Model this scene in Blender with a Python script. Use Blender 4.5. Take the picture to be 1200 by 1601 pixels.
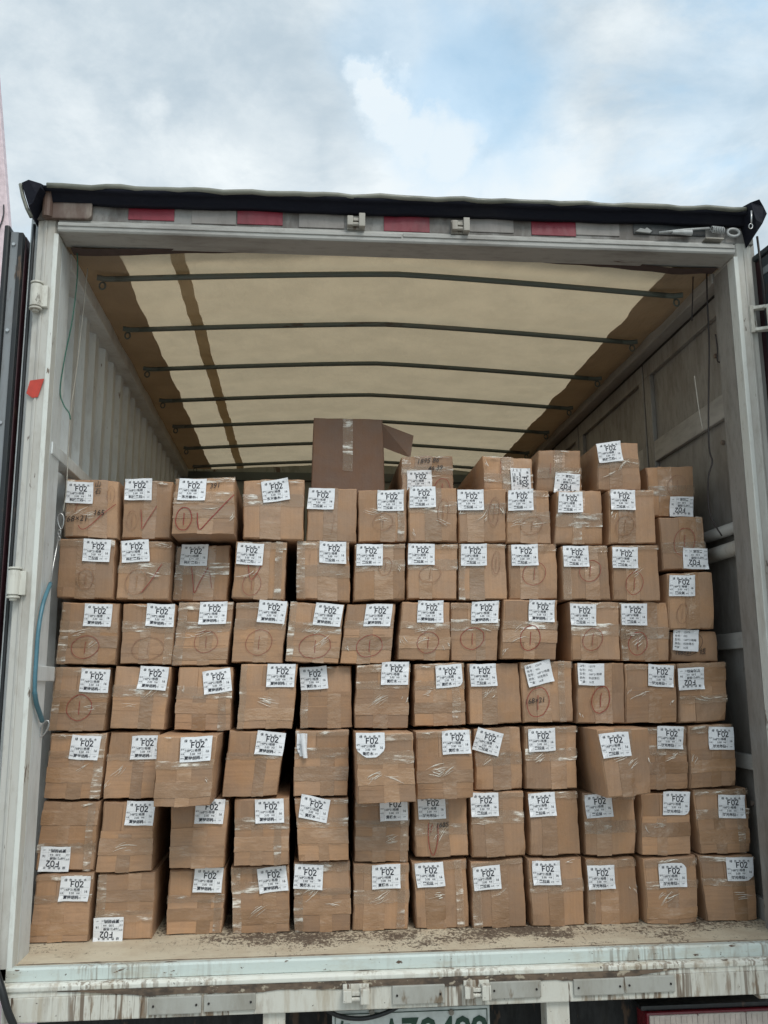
import bpy, bmesh, math, random
import numpy as np
from mathutils import Vector, Matrix, noise as mnoise
random.seed(7); RNG = np.random.RandomState(11)
for o in list(bpy.data.objects): bpy.data.objects.remove(o, do_unlink=True)
SC = bpy.context.scene; COL = SC.collection
FZ = 1.15                                   # height of the load floor above the yard

# ------------------------------------------------------------------ camera
F_PX, YAW, PITCH, ROLL = 1413.9, 0.0882, 0.1880, -0.0082
CAM = np.array([-0.338, -2.8447, 0.7855])   # relative to the load floor, rear frame at y = 0
_f = np.array([math.sin(YAW)*math.cos(PITCH), math.cos(YAW)*math.cos(PITCH), math.sin(PITCH)])
_r0 = np.array([math.cos(YAW), -math.sin(YAW), 0.0]); _u0 = np.cross(_r0, _f)
_r = math.cos(ROLL)*_r0 + math.sin(ROLL)*_u0; _u = math.cos(ROLL)*_u0 - math.sin(ROLL)*_r0
cam = bpy.data.cameras.new('camera'); camo = bpy.data.objects.new('camera', cam); COL.objects.link(camo)
cam.sensor_fit = 'HORIZONTAL'; cam.sensor_width = 36.0; cam.lens = 36.0*F_PX/1200.0
cam.clip_start = 0.05; cam.clip_end = 3000
M = Matrix(((_r[0], _u[0], -_f[0], CAM[0]), (_r[1], _u[1], -_f[1], CAM[1]), (_r[2], _u[2], -_f[2], CAM[2]+FZ), (0, 0, 0, 1)))
camo.matrix_world = M; SC.camera = camo
def ray(x, y): return _f + _r*(x-600)/F_PX - _u*(y-800.5)/F_PX
def at(x, y, Y):
    d = ray(x, y); return CAM + (Y-CAM[1])/d[1]*d
def atX(x, y, X):
    d = ray(x, y); return CAM + (X-CAM[0])/d[0]*d

# ------------------------------------------------------------------ sky, sun, exposure
SUN_EL, SUN_ROT = math.radians(50), math.radians(158)
W = bpy.data.worlds.new('World'); SC.world = W; W.use_nodes = True
nt = W.node_tree; nt.nodes.clear(); N = nt.nodes.new; LK = nt.links.new
wout = N('ShaderNodeOutputWorld'); wbg = N('ShaderNodeBackground'); wbg.inputs[1].default_value = 0.108
LK(wbg.outputs[0], wout.inputs[0])
sky = N('ShaderNodeTexSky'); sky.sky_type = 'NISHITA'; sky.sun_disc = False
sky.sun_elevation = SUN_EL; sky.sun_rotation = SUN_ROT; sky.air_density = 1.0; sky.dust_density = 2.0; sky.ozone_density = 1.5
tc = N('ShaderNodeTexCoord'); mp = N('ShaderNodeMapping'); mp.inputs['Scale'].default_value = (1, 1, 1.9)
mp.inputs['Location'].default_value = (0.35, 1.1, 0.2)
LK(tc.outputs['Generated'], mp.inputs[0])
def wnoise(scale, detail, rough, dist=0.0):
    n = N('ShaderNodeTexNoise'); n.inputs['Scale'].default_value = scale; n.inputs['Detail'].default_value = detail
    n.inputs['Roughness'].default_value = rough; n.inputs['Distortion'].default_value = dist
    LK(mp.outputs[0], n.inputs['Vector']); return n.outputs['Fac']
def wmath(op, a, b=None, c=None, clamp=False):
    m = N('ShaderNodeMath'); m.operation = op; m.use_clamp = clamp
    for i, v in enumerate((a, b, c)):
        if v is None: continue
        if isinstance(v, (int, float)): m.inputs[i].default_value = v
        else: LK(v, m.inputs[i])
    return m.outputs[0]
def wstep(v, lo, hi, olo=0.0, ohi=1.0):
    m = N('ShaderNodeMapRange'); m.interpolation_type = 'SMOOTHSTEP'
    LK(v, m.inputs[0]); m.inputs[1].default_value = lo; m.inputs[2].default_value = hi
    m.inputs[3].default_value = olo; m.inputs[4].default_value = ohi; return m.outputs[0]
wob = N('ShaderNodeTexNoise'); wob.inputs['Scale'].default_value = 15; wob.inputs['Detail'].default_value = 9; wob.inputs['Roughness'].default_value = .6
LK(tc.outputs['Generated'], wob.inputs['Vector'])
wv = N('ShaderNodeVectorMath'); wv.operation = 'MULTIPLY_ADD'; wv.inputs[1].default_value = (.085, .085, .085)
wc = N('ShaderNodeVectorMath'); wc.operation = 'SUBTRACT'; wc.inputs[1].default_value = (.5, .5, .5)
LK(wob.outputs['Color'], wc.inputs[0]); LK(wc.outputs[0], wv.inputs[0]); LK(tc.outputs['Generated'], wv.inputs[2])
def blob(px, py, r_in, r_out):               # a soft cloud or gap of some degrees round one direction
    d = ray(px, py); d = d/np.linalg.norm(d)
    v = N('ShaderNodeVectorMath'); v.operation = 'DISTANCE'; v.inputs[1].default_value = tuple(d)
    LK(wv.outputs[0], v.inputs[0])
    return wstep(v.outputs['Value'], math.radians(r_in), math.radians(r_out), 1.0, 0.0)
big = wnoise(2.6, 8, .58, .3); fine = wnoise(8.0, 9, .62, .2); mid = wnoise(4.6, 9, .6, .3)
gap = wmath('MAXIMUM', blob(730, 140, 2, 8), wmath('MULTIPLY', blob(600, 55, 1, 5), .6))
gap = wmath('MAXIMUM', gap, wmath('MULTIPLY', blob(1120, 150, 1, 7), .45))
cov = wmath('ADD', wmath('MULTIPLY', big, .9), wmath('MULTIPLY', fine, .3))
cov = wstep(cov, .40, .64, .5, 1.0)
cov = wmath('SUBTRACT', cov, wmath('MULTIPLY', gap, .55), clamp=True)
puff = None
for a in ((574, 108, .75, 1.45, .82), (588, 132, .8, 1.55, .9), (598, 160, .8, 1.7, .88), (612, 190, .8, 2.1, .86), (645, 218, 1.0, 3.0, .85), (700, 250, 1.0, 4.2, .85), (620, 290, .5, 6.5, .85), (420, 290, .3, 5.5, .6), (245, 178, .1, 1.6, .5), (850, 285, .3, 6, .65), (1080, 260, .3, 5, .5)):
    b = wmath('MULTIPLY', blob(*a[:4]), a[4]); puff = b if puff is None else wmath('MAXIMUM', puff, b)
cov = wmath('MAXIMUM', cov, puff)
bright = wmath('ADD', wmath('ADD', wstep(mid, .36, .66, 0, .6), wstep(fine, .4, .68, 0, .3)), wmath('MULTIPLY', puff, .8), clamp=True)
cc = N('ShaderNodeMix'); cc.data_type = 'RGBA'; LK(bright, cc.inputs['Factor'])
cc.inputs['A'].default_value = (4.35, 5.25, 5.95, 1); cc.inputs['B'].default_value = (7.4, 7.95, 8.2, 1)
sg = N('ShaderNodeVectorMath'); sg.operation = 'MULTIPLY'; sg.inputs[1].default_value = (3.0, 3.5, 2.9); LK(sky.outputs[0], sg.inputs[0])
fin = N('ShaderNodeMix'); fin.data_type = 'RGBA'; LK(cov, fin.inputs['Factor']); LK(sg.outputs[0], fin.inputs['A']); LK(cc.outputs['Result'], fin.inputs['B'])
LK(fin.outputs['Result'], wbg.inputs[0])
sun = bpy.data.lights.new('sun', 'SUN'); sun.energy = 1.5; sun.angle = math.radians(24); sun.color = (1, .965, .92)
suno = bpy.data.objects.new('sun', sun); COL.objects.link(suno); suno.location = (2, -6, 8)
sd = Vector((math.sin(SUN_ROT)*math.cos(SUN_EL), math.cos(SUN_ROT)*math.cos(SUN_EL), math.sin(SUN_EL)))
suno.rotation_euler = sd.to_track_quat('Z', 'Y').to_euler()
SC.render.engine = 'CYCLES'
SC.view_settings.view_transform = 'Standard'; SC.view_settings.look = 'None'; SC.view_settings.exposure = 0.15; SC.view_settings.gamma = 1.0

# ------------------------------------------------------------------ materials
MATS = {}
class NB:
    def __init__(s, name):
        s.m = bpy.data.materials.new(name); s.m.use_nodes = True; s.t = s.m.node_tree; s.t.nodes.clear()
        s.o = s.n('ShaderNodeOutputMaterial'); s.tc = s.n('ShaderNodeTexCoord'); MATS[name] = s.m
    def n(s, k): return s.t.nodes.new(k)
    def l(s, a, b): s.t.links.new(a, b)
    def noise(s, scale, detail=4, rough=.55, stretch=(1, 1, 1), offs=None):
        mp = s.n('ShaderNodeMapping'); mp.inputs['Scale'].default_value = stretch; s.l(s.tc.outputs['Object'], mp.inputs[0])
        if offs is not None: s.l(offs, mp.inputs['Location'])
        n = s.n('ShaderNodeTexNoise'); n.inputs['Scale'].default_value = scale; n.inputs['Detail'].default_value = detail
        n.inputs['Roughness'].default_value = rough; s.l(mp.outputs[0], n.inputs['Vector']); return n.outputs['Fac']
    def step(s, v, lo, hi, a=0.0, b=1.0):
        m = s.n('ShaderNodeMapRange'); m.interpolation_type = 'SMOOTHSTEP'; s.l(v, m.inputs[0])
        for i, q in enumerate((lo, hi, a, b)): m.inputs[i+1].default_value = q
        return m.outputs[0]
    def math(s, op, a, b=None, clamp=False):
        m = s.n('ShaderNodeMath'); m.operation = op; m.use_clamp = clamp
        for i, v in enumerate((a, b)):
            if v is None: continue
            if isinstance(v, (int, float)): m.inputs[i].default_value = v
            else: s.l(v, m.inputs[i])
        return m.outputs[0]
    def mix(s, fac, a, b, mode='MIX'):
        m = s.n('ShaderNodeMix'); m.data_type = 'RGBA'; m.blend_type = mode
        for k, v in (('Factor', fac), ('A', a), ('B', b)):
            if isinstance(v, (int, float)): m.inputs[k].default_value = v
            elif isinstance(v, tuple): m.inputs[k].default_value = v if len(v) == 4 else v+(1,)
            else: s.l(v, m.inputs[k])
        return m.outputs['Result']
    def bump(s, h, strength=.3, dist=.002, nrm=None):
        b = s.n('ShaderNodeBump'); b.inputs['Strength'].default_value = strength; b.inputs['Distance'].default_value = dist
        s.l(h, b.inputs['Height'])
        if nrm is not None: s.l(nrm, b.inputs['Normal'])
        return b.outputs[0]
    def pr(s, col, rough=.6, metal=0.0, nrm=None, **kw):
        p = s.n('ShaderNodeBsdfPrincipled')
        for k, v in (('Base Color', col), ('Roughness', rough), ('Metallic', metal)):
            if isinstance(v, (int, float)): p.inputs[k].default_value = v
            elif isinstance(v, tuple): p.inputs[k].default_value = v if len(v) == 4 else v+(1,)
            else: s.l(v, p.inputs[k])
        if nrm is not None: s.l(nrm, p.inputs['Normal'])
        for k, v in kw.items(): p.inputs[k.replace('_', ' ')].default_value = v
        return p.outputs[0]
    def done(s, sh): s.l(sh, s.o.inputs[0]); return s.m

def kraft(name, base, stretch, stripe=.05):
    b = NB(name); oi = b.n('ShaderNodeObjectInfo'); rnd = oi.outputs['Random']
    cmb = b.n('ShaderNodeCombineXYZ'); r10 = b.math('MULTIPLY', rnd, 37.0)
    for i in range(3): b.l(r10, cmb.inputs[i])
    st = b.noise(150, 2, .5, stretch, cmb.outputs[0]); bl = b.noise(7, 5, .6, (1, 1, 1), cmb.outputs[0]); fi = b.noise(420, 2, .7); md = b.noise(28, 4, .6, (1, 1, 1), cmb.outputs[0])
    v = b.math('ADD', b.step(st, .3, .7, 1-stripe, 1+stripe*.6), b.step(bl, .3, .7, -.09, .09))
    v = b.math('ADD', v, b.step(fi, .3, .7, -.05, .05)); v = b.math('MULTIPLY', v, b.step(rnd, 0, 1, .80, 1.12))
    hsv = b.n('ShaderNodeHueSaturation'); hsv.inputs['Color'].default_value = base+(1,)
    b.l(v, hsv.inputs['Value']); b.l(b.step(bl, .2, .8, .88, 1.08), hsv.inputs['Saturation'])
    stain = b.step(b.noise(11, 6, .7, (1, 1, .8), cmb.outputs[0]), .60, .72)
    c = b.mix(b.math('MULTIPLY', stain, .22), hsv.outputs[0], (.19, .115, .07))
    nr = b.bump(st, .25, .0008); nr = b.bump(bl, .5, .006, nr); nr = b.bump(md, .35, .0025, nr)
    b.done(b.pr(c, b.step(md, .3, .7, .5, .68), nrm=nr, Specular_IOR_Level=.4))
kraft('kraft_vertical', (.375, .224, .132), (1, 1, .03)); kraft('kraft_horizontal', (.385, .228, .133), (.03, 1, 1), .08)
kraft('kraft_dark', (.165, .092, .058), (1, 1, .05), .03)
def tape(name, base, rough, white):
    b = NB(name); oi = b.n('ShaderNodeObjectInfo'); cmb = b.n('ShaderNodeCombineXYZ'); r10 = b.math('MULTIPLY', oi.outputs['Random'], 53.0)
    for i in range(3): b.l(r10, cmb.inputs[i])
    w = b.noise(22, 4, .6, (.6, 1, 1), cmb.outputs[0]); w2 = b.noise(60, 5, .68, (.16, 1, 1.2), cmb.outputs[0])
    sheen_mask = b.math('MULTIPLY', b.step(w, .44, .62), b.step(w2, .47, .64))
    c = b.mix(b.math('MULTIPLY', sheen_mask, white), base, (.80, .77, .71))  # pale streaks: highlights on the tape put into its base colour
    v = b.math('MULTIPLY', b.step(w, .3, .7, .9, 1.08), b.step(oi.outputs['Random'], 0, 1, .82, 1.14)); h = b.n('ShaderNodeHueSaturation'); b.l(c, h.inputs['Color']); b.l(v, h.inputs['Value'])
    nr = b.bump(w2, .6, .002); nr = b.bump(w, .6, .008, nr)
    return b, b.pr(h.outputs[0], rough, nrm=nr, Specular_IOR_Level=.9), sheen_mask
b, sh, sheen_mask = tape('tape_brown', (.335, .197, .111), .2, .08); b.done(sh)
b, sh, sheen_mask = tape('tape_clear', (.43, .31, .215), .12, .95)
tr = b.n('ShaderNodeBsdfTransparent'); mx = b.n('ShaderNodeMixShader'); b.l(b.math('ADD', b.math('MULTIPLY', sheen_mask, .6), .33, True), mx.inputs[0])
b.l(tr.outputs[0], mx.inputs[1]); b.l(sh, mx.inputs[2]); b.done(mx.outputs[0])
b = NB('glint_film'); b.done(b.pr((.84, .80, .72), .18, Specular_IOR_Level=.8))  # pale base colour is the glint of sky on film, painted in
b = NB('label_paper'); n = b.noise(25, 3); b.done(b.pr(b.mix(b.step(n, .3, .7), (.80, .81, .84), (.74, .75, .78)), .45, nrm=b.bump(n, .3, .003)))
b = NB('print_ink'); b.done(b.pr((.022, .024, .035), .6))
b = NB('print_grey'); b.done(b.pr((.16, .17, .2), .6))
b = NB('marker_black'); b.done(b.pr((.03, .022, .02), .5))
b = NB('marker_red'); n = b.noise(60, 3); b.done(b.pr(b.mix(b.step(n, .35, .7), (.23, .012, .012), (.29, .045, .03)), .5))
b = NB('marker_brown'); n = b.noise(60, 3); b.done(b.pr(b.mix(b.step(n, .35, .7), (.21, .025, .018), (.28, .08, .05)), .5))
b = NB('marker_faint'); n = b.noise(60, 3); b.done(b.pr(b.mix(b.step(n, .35, .65), (.22, .10, .06), (.33, .195, .115)), .5))

def paint(name, base, dirt, dirt_amt=(.52, .68), rust=(.62, .70), rustcol=(.09, .055, .035), rough=.45, stretch=(1, 1, .35), dscale=7, rscale=16, spec=.5):
    b = NB(name); big = b.noise(dscale, 6, .65, stretch); f = b.noise(45, 4, .7, stretch); r = b.noise(rscale, 4, .62, stretch); sc = b.noise(120, 3, .7, (1, 1, .12))
    c = b.mix(b.step(big, dirt_amt[0], dirt_amt[1]), base, dirt)
    c = b.mix(b.math('MULTIPLY', b.step(f, .5, .72), .45), c, dirt)
    c = b.mix(b.math('MULTIPLY', b.step(sc, .6, .75), .25), c, dirt)
    c = b.mix(b.step(r, rust[0], rust[1]), c, rustcol)
    return b, c, b.pr(c, b_rough(b, f, rough), nrm=b.bump(f, .25, .002, b.bump(big, .3, .006)), Specular_IOR_Level=spec)
def grimy(name, base, dirt, rustcol, amount, mask, **k):
    b, c, _ = paint(name, base, dirt, **k)
    v = b.noise(85, 3, .6, (1, 1, .05)); mk = b.noise(3.0, 3, .5, (1, .2, .2)); v2 = b.noise(34, 5, .65, (1, 1, .25)); ch = b.noise(70, 4, .65)
    f_ = b.math('MULTIPLY', b.step(v, .48, .60), b.step(mk, mask[0], mask[1])); c = b.mix(b.math('MULTIPLY', f_, amount), c, rustcol)
    f_ = b.math('MULTIPLY', b.step(v2, .52, .64), b.step(mk, mask[0]-.1, mask[1])); c = b.mix(b.math('MULTIPLY', f_, amount*.8), c, (rustcol[0]*1.5, rustcol[1]*1.4, rustcol[2]*1.2))
    c = b.mix(b.step(ch, .68, .71), c, (.07, .055, .045))
    b.done(b.pr(c, .55, nrm=b.bump(v2, .3, .003)))
def b_rough(b, f, r): return b.step(f, .3, .7, max(.1, r-.12), min(1, r+.15))
def P(name, *a, **k): b, c, s = paint(name, *a, **k); b.done(s)
P('post_paint', (.50, .49, .455), (.33, .30, .26), (.42, .74), (.655, .70), (.13, .10, .08), rscale=24)
P('post_paint_bright', (.64, .655, .62), (.44, .42, .38), (.48, .8), (.66, .71), (.16, .12, .09), rscale=28)
P('header_paint', (.25, .24, .228), (.10, .085, .075), (.40, .62), (.66, .72), (.12, .08, .06))
P('header_flange', (.36, .355, .335), (.20, .185, .17), (.45, .75), (.70, .78), (.12, .08, .06), stretch=(.3, 1, 1))
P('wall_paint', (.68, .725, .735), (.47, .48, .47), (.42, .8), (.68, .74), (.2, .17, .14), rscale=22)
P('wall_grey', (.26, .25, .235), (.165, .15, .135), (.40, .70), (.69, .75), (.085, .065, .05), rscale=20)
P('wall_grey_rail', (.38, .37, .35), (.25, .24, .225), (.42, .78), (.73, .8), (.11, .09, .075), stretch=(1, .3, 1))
P('bulkhead_paint', (.25, .26, .22), (.15, .15, .12))
grimy('sill_blue', (.53, .595, .57), (.44, .44, .38), (.16, .12, .085), .6, (.5, .66), rscale=34, rust=(.66, .69), stretch=(.35, 1, 1), dscale=9)
grimy('sill_white', (.68, .685, .63), (.50, .46, .37), (.17, .12, .08), .75, (.45, .62), rscale=30, rust=(.65, .69), stretch=(.35, 1, 1), dscale=9)
P('rusty_recess', (.14, .098, .068), (.055, .04, .03), (.42, .60), (.60, .66), (.36, .31, .235), stretch=(.6, 1, 1), rscale=38, dscale=26)
grimy('beam_paint', (.56, .55, .495), (.42, .375, .30), (.13, .09, .06), .9, (.46, .60), rscale=20, rust=(.63, .68), stretch=(1.6, 1, .22), dscale=9)
P('plate_paint', (.36, .36, .33), (.25, .235, .20), (.45, .75), (.64, .72), (.16, .12, .08))
P('cast_steel', (.34, .32, .28), (.18, .15, .12), (.42, .7), (.6, .7), (.11, .07, .045), rough=.5)
P('brown_steel', (.22, .18, .15), (.1, .06, .045), (.4, .62), (.62, .72), (.35, .33, .3), rough=.5)
P('bow_steel', (.085, .105, .092), (.12, .11, .09), (.5, .75), (.6, .7), (.05, .035, .025), rough=.5, stretch=(.3, 1, 1))
P('hinge_paint', (.62, .61, .55), (.36, .33, .28), (.45, .7), (.6, .68), (.07, .055, .04), rscale=30)
P('door_grey', (.22, .235, .25), (.16, .16, .16)); P('door_slate', (.035, .045, .055), (.06, .06, .06)); P('door_maroon', (.05, .016, .022), (.03, .018, .022))
P('red_reflector', (.21, .016, .032), (.13, .022, .03), (.45, .8), (.76, .84)); P('grey_reflector', (.24, .22, .205), (.17, .155, .145), (.42, .75), (.74, .82))
P('black_tarp', (.008, .009, .016), (.02, .02, .024), (.5, .8), (.66, .8), (.05, .052, .042), rough=.8, spec=.2, stretch=(.3, 1, 1))
P('tarp_rim', (.20, .20, .165), (.10, .105, .085), (.42, .7), (.6, .7), (.05, .055, .045), stretch=(.3, 1, 1))
P('rubber', (.012, .014, .016), (.03, .03, .03)); P('chassis', (.01, .011, .012), (.022, .02, .018), rough=.7)
P('galvanised', (.42, .43, .43), (.28, .28, .27), rough=.35); P('tyre', (.015, .015, .016), (.03, .028, .025), rough=.85)
P('yard_concrete', (.40, .385, .355), (.30, .285, .26), (.4, .7), (.66, .8), (.2, .19, .17), rough=.85, stretch=(1, 1, 1), dscale=.8, rscale=3)
b = NB('load_floor')
g = b.noise(2.6, 6, .7); s1 = b.noise(170, 3, .6, (1, .45, 1)); s2 = b.noise(75, 4, .65, (.22, 1.2, 1)); s3 = b.noise(90, 5, .65, (1, .8, 1)); sx = b.noise(55, 6, .7, (1.6, .22, 1))
c = b.mix(b.step(b.noise(9, 7, .7), .35, .7), (.60, .535, .41), (.50, .42, .31))
sep = b.n('ShaderNodeSeparateXYZ'); b.l(b.tc.outputs['Object'], sep.inputs[0])
near = b.math('ADD', b.step(sep.outputs['Y'], .0, .22, -.08, .07), b.step(g, .35, .65, -.11, .11))
near = b.math('ADD', near, b.step(b.math('ABSOLUTE', b.math('SUBTRACT', sep.outputs['X'], .15)), .5, 1.1, .02, -.07))
w1 = b.step(b.math('ADD', s3, near), .57, .62); c = b.mix(b.math('MULTIPLY', w1, .92), c, (.12, .085, .06))
w2 = b.step(b.math('ADD', s1, near), .60, .64); c = b.mix(b.math('MULTIPLY', w2, .8), c, (.09, .065, .048))
c = b.mix(b.math('MULTIPLY', b.step(s2, .66, .70), .75), c, (.15, .11, .08)); c = b.mix(b.math('MULTIPLY', b.step(sx, .64, .68), .75), c, (.12, .09, .065))
b.done(b.pr(c, .65, nrm=b.bump(s1, .4, .002)))
def canvas(name, tcol, dcol):
    b = NB(name); n = b.noise(6, 5, .6); w = b.noise(18, 5, .6, (1, .5, 1))
    tint = b.step(n, .3, .7, .93, 1.05); tl = b.n('ShaderNodeBsdfTranslucent'); df = b.n('ShaderNodeBsdfDiffuse'); nr = b.bump(w, .5, .02)
    for nd, col in ((tl, tcol), (df, dcol)):
        h = b.n('ShaderNodeHueSaturation'); h.inputs['Color'].default_value = col+(1,); b.l(tint, h.inputs['Value']); b.l(h.outputs[0], nd.inputs[0]); b.l(nr, nd.inputs['Normal'])
    mx = b.n('ShaderNodeAddShader'); b.l(tl.outputs[0], mx.inputs[0]); b.l(df.outputs[0], mx.inputs[1]); b.done(mx.outputs[0])
canvas('roof_canvas', (.25, .203, .136), (.36, .30, .215)); canvas('roof_canvas_double', (.085, .064, .044), (.26, .205, .15)); canvas('canvas_seam', (.15, .118, .076), (.32, .26, .18))
def plain(name, col, rough=.5, metal=0.0, **k):
    b = NB(name); n = b.noise(30, 4, .6); b.done(b.pr(b.mix(b.step(n, .3, .7), col, tuple(x*.78 for x in col)), rough, metal, b.bump(n, .2, .002), **k))
plain('blue_hose', (.08, .20, .26), .4); plain('green_wire', (.02, .12, .085)); plain('dark_wire', (.02, .014, .014)); plain('pale_wire', (.42, .40, .35)); plain('steel_bright', (.5, .5, .5), .3, .8)
plain('red_tag', (.52, .05, .03), .5); plain('plate_enamel', (.62, .66, .64), .4); plain('plate_green', (.012, .05, .03), .5); plain('lamp_red', (.17, .012, .02), .25)
plain('lamp_lens', (.50, .44, .40), .2); plain('print_line', (.05, .05, .055), .6); plain('board_pink', (.74, .60, .64), .5); plain('dark_seam', (.016, .012, .011), .8)
plain('maroon_stitch', (.075, .05, .045), .8)

# ------------------------------------------------------------------ mesh helpers (z is measured from the load floor)
class MB:
    def __init__(s): s.v = []; s.f = []
    def add(s, vs, fs):
        o = len(s.v); s.v += [tuple(float(c) for c in p) for p in vs]; s.f += [tuple(i+o for i in f) for f in fs]; return s
    def box(s, x0, x1, y0, y1, z0, z1):
        return s.add([(x0, y0, z0), (x1, y0, z0), (x1, y1, z0), (x0, y1, z0), (x0, y0, z1), (x1, y0, z1), (x1, y1, z1), (x0, y1, z1)],
                     [(0, 3, 2, 1), (4, 5, 6, 7), (0, 1, 5, 4), (1, 2, 6, 5), (2, 3, 7, 6), (3, 0, 4, 7)])
    def prism(s, prof, a0, a1, axis='x'):      # prof: closed outline in the plane across the axis
        n = len(prof); vs = []
        for a in (a0, a1):
            for p, q in prof: vs.append((a, p, q) if axis == 'x' else ((p, a, q) if axis == 'y' else (p, q, a)))
        return s.add(vs, [(i, (i+1) % n, (i+1) % n+n, i+n) for i in range(n)]+[tuple(range(n))[::-1], tuple(range(n, 2*n))])
    def tube(s, pts, r, n=8, cap=True):
        pts = [Vector(tuple(map(float, p))) for p in pts]; rings = []; up = Vector((.13, .31, .94)).normalized()
        for i, p in enumerate(pts):
            t = (pts[min(i+1, len(pts)-1)]-pts[max(i-1, 0)]).normalized(); a = t.cross(up)
            if a.length < 1e-3: a = t.cross(Vector((1, 0, 0)))
            a.normalize(); bb = t.cross(a); rr = r[i] if isinstance(r, (list, tuple)) else r
            rings.append([p+(a*math.cos(2*math.pi*k/n)+bb*math.sin(2*math.pi*k/n))*rr for k in range(n)])
        vs = [q for ring in rings for q in ring]; m = len(rings)
        fs = [(i*n+k, i*n+(k+1) % n, (i+1)*n+(k+1) % n, (i+1)*n+k) for i in range(m-1) for k in range(n)]
        if cap: fs += [tuple(range(n))[::-1], tuple((m-1)*n+k for k in range(n))]
        return s.add(vs, fs)
    def build(s, name, mat, parent=None, bevel=0.0, smooth=False, seg=2, base=None, world=False):
        me = bpy.data.meshes.new(name); dz = 0 if world else FZ; bx, by, bz = base if base is not None else (0, 0, 0)
        me.from_pydata([(x-bx, y-by, z+dz-bz) for x, y, z in s.v], [], s.f); me.validate()
        bm = bmesh.new(); bm.from_mesh(me); bmesh.ops.recalc_face_normals(bm, faces=bm.faces)
        if bevel > 0:
            es = [e for e in bm.edges if len(e.link_faces) == 2 and e.calc_face_angle(0) > .6]
            bmesh.ops.bevel(bm, geom=es, offset=bevel, segments=seg, profile=.6, affect='EDGES', clamp_overlap=True)
        bm.to_mesh(me); bm.free(); me.materials.append(MATS[mat])
        if smooth: me.shade_smooth()
        o = bpy.data.objects.new(name, me); COL.objects.link(o)
        if parent is not None: o.parent = parent
        return o
def tag(o, label=None, cat=None, group=None, kind=None):
    for k, v in (('label', label), ('category', cat), ('group', group), ('kind', kind)):
        if v: o[k] = v
    return o
def empty(name, loc):
    o = bpy.data.objects.new(name, None); o.location = loc; o.empty_display_size = .1; COL.objects.link(o); return o
def curve_pts(pts, n=6):                      # smooth line through points
    P_ = [np.array(p, float) for p in pts]; P_ = [2*P_[0]-P_[1]]+P_+[2*P_[-1]-P_[-2]]; out = []
    for i in range(1, len(P_)-2):
        a, b, c, d = P_[i-1:i+3]
        for k in range(n):
            t = k/n; out.append(.5*((2*b)+(c-a)*t+(2*a-5*b+4*c-d)*t*t+(3*b-a-3*c+d)*t**3))
    return out+[P_[-2]]

# ------------------------------------------------------------------ the yard
g = MB().box(-400, 400, -400, 400, -.3, 0).build('ground', 'yard_concrete', world=True); tag(g, kind='structure')

# ------------------------------------------------------------------ the truck
T = empty('box_truck', (0, 0, 0)); tag(T, 'white box truck body seen from behind with its rear doors open', 'truck')
LEN = 3.4
def part(mb, name, mat, parent=None, **k): return mb.build(name, mat, T if parent is None else parent, **k)
def jag(name_mb, *a): return name_mb.box(*a)
deck = part(MB().box(-1.235, 1.235, .0, LEN+.05, -.03, 0), 'floor_deck', 'load_floor')
# sill under the door opening
part(MB().prism([(-.006, -.034), (-.006, -.003), (-.002, .003), (.02, .003), (.02, -.034)], -1.17, 1.32), 'sill_face', 'sill_blue', bevel=.002)
part(MB().prism([(-.032, -.053), (-.034, -.040), (-.024, -.034), (.0, -.035), (.0, -.053)], -1.185, 1.32), 'sill_ledge', 'sill_white', bevel=.003)
part(MB().box(-1.175, 1.32, -.0265, .06, -.0678, -.0535), 'sill_recess', 'sill_white')
beam = part(MB().box(-1.17, 1.32, -.028, .05, -.134, -.068), 'rear_beam', 'beam_paint', bevel=.004)
xs = np.linspace(-1.02, .78, 220); vs = []
for k, x in enumerate(xs):
    e = min(1, (x+1.02)/.25, (.78-x)/.15); lo = -.0705-.010*max(0, mnoise.noise(Vector((x*7, 0, 0)))+.25)*e-.006*max(0, mnoise.noise(Vector((x*41, 2, 0))))*e; hi = -.0535+.0015*mnoise.noise(Vector((x*30, 5, 0)))
    vs += [(x, -.0312, hi), (x, -.0312, hi-(hi-lo)*max(.12, e)), (x, -.0275, hi), (x, -.0275, hi-(hi-lo)*max(.12, e))]
fs = []
for k in range(len(xs)-1):
    a = 4*k; fs += [(a, a+4, a+5, a+1), (a, a+2, a+6, a+4), (a+1, a+5, a+7, a+3)]
part(MB().add(vs, fs), 'rust_crust', 'rusty_recess', beam)
for (x0, x1, ya, yb) in ((231, 315, 1556, 1587), (318, 400, 1552, 1582), (613, 695, 1538, 1571), (765, 845, 1532, 1562), (897, 975, 1528, 1557), (976.5, 1054, 1524, 1553)):
    a = at(x0, yb, -.034); c = at(x1, ya, -.034)
    pl = part(MB().box(a[0], c[0], -.036, -.026, a[2], c[2]), 'reflector_plate', 'plate_paint', beam, bevel=.003)
    for xx in (a[0]+.014, c[0]-.014): part(MB().tube([(xx, -.0385, (a[2]+c[2])/2), (xx, -.035, (a[2]+c[2])/2)], .0032, 8), 'rivet', 'dark_seam', beam)
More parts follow.
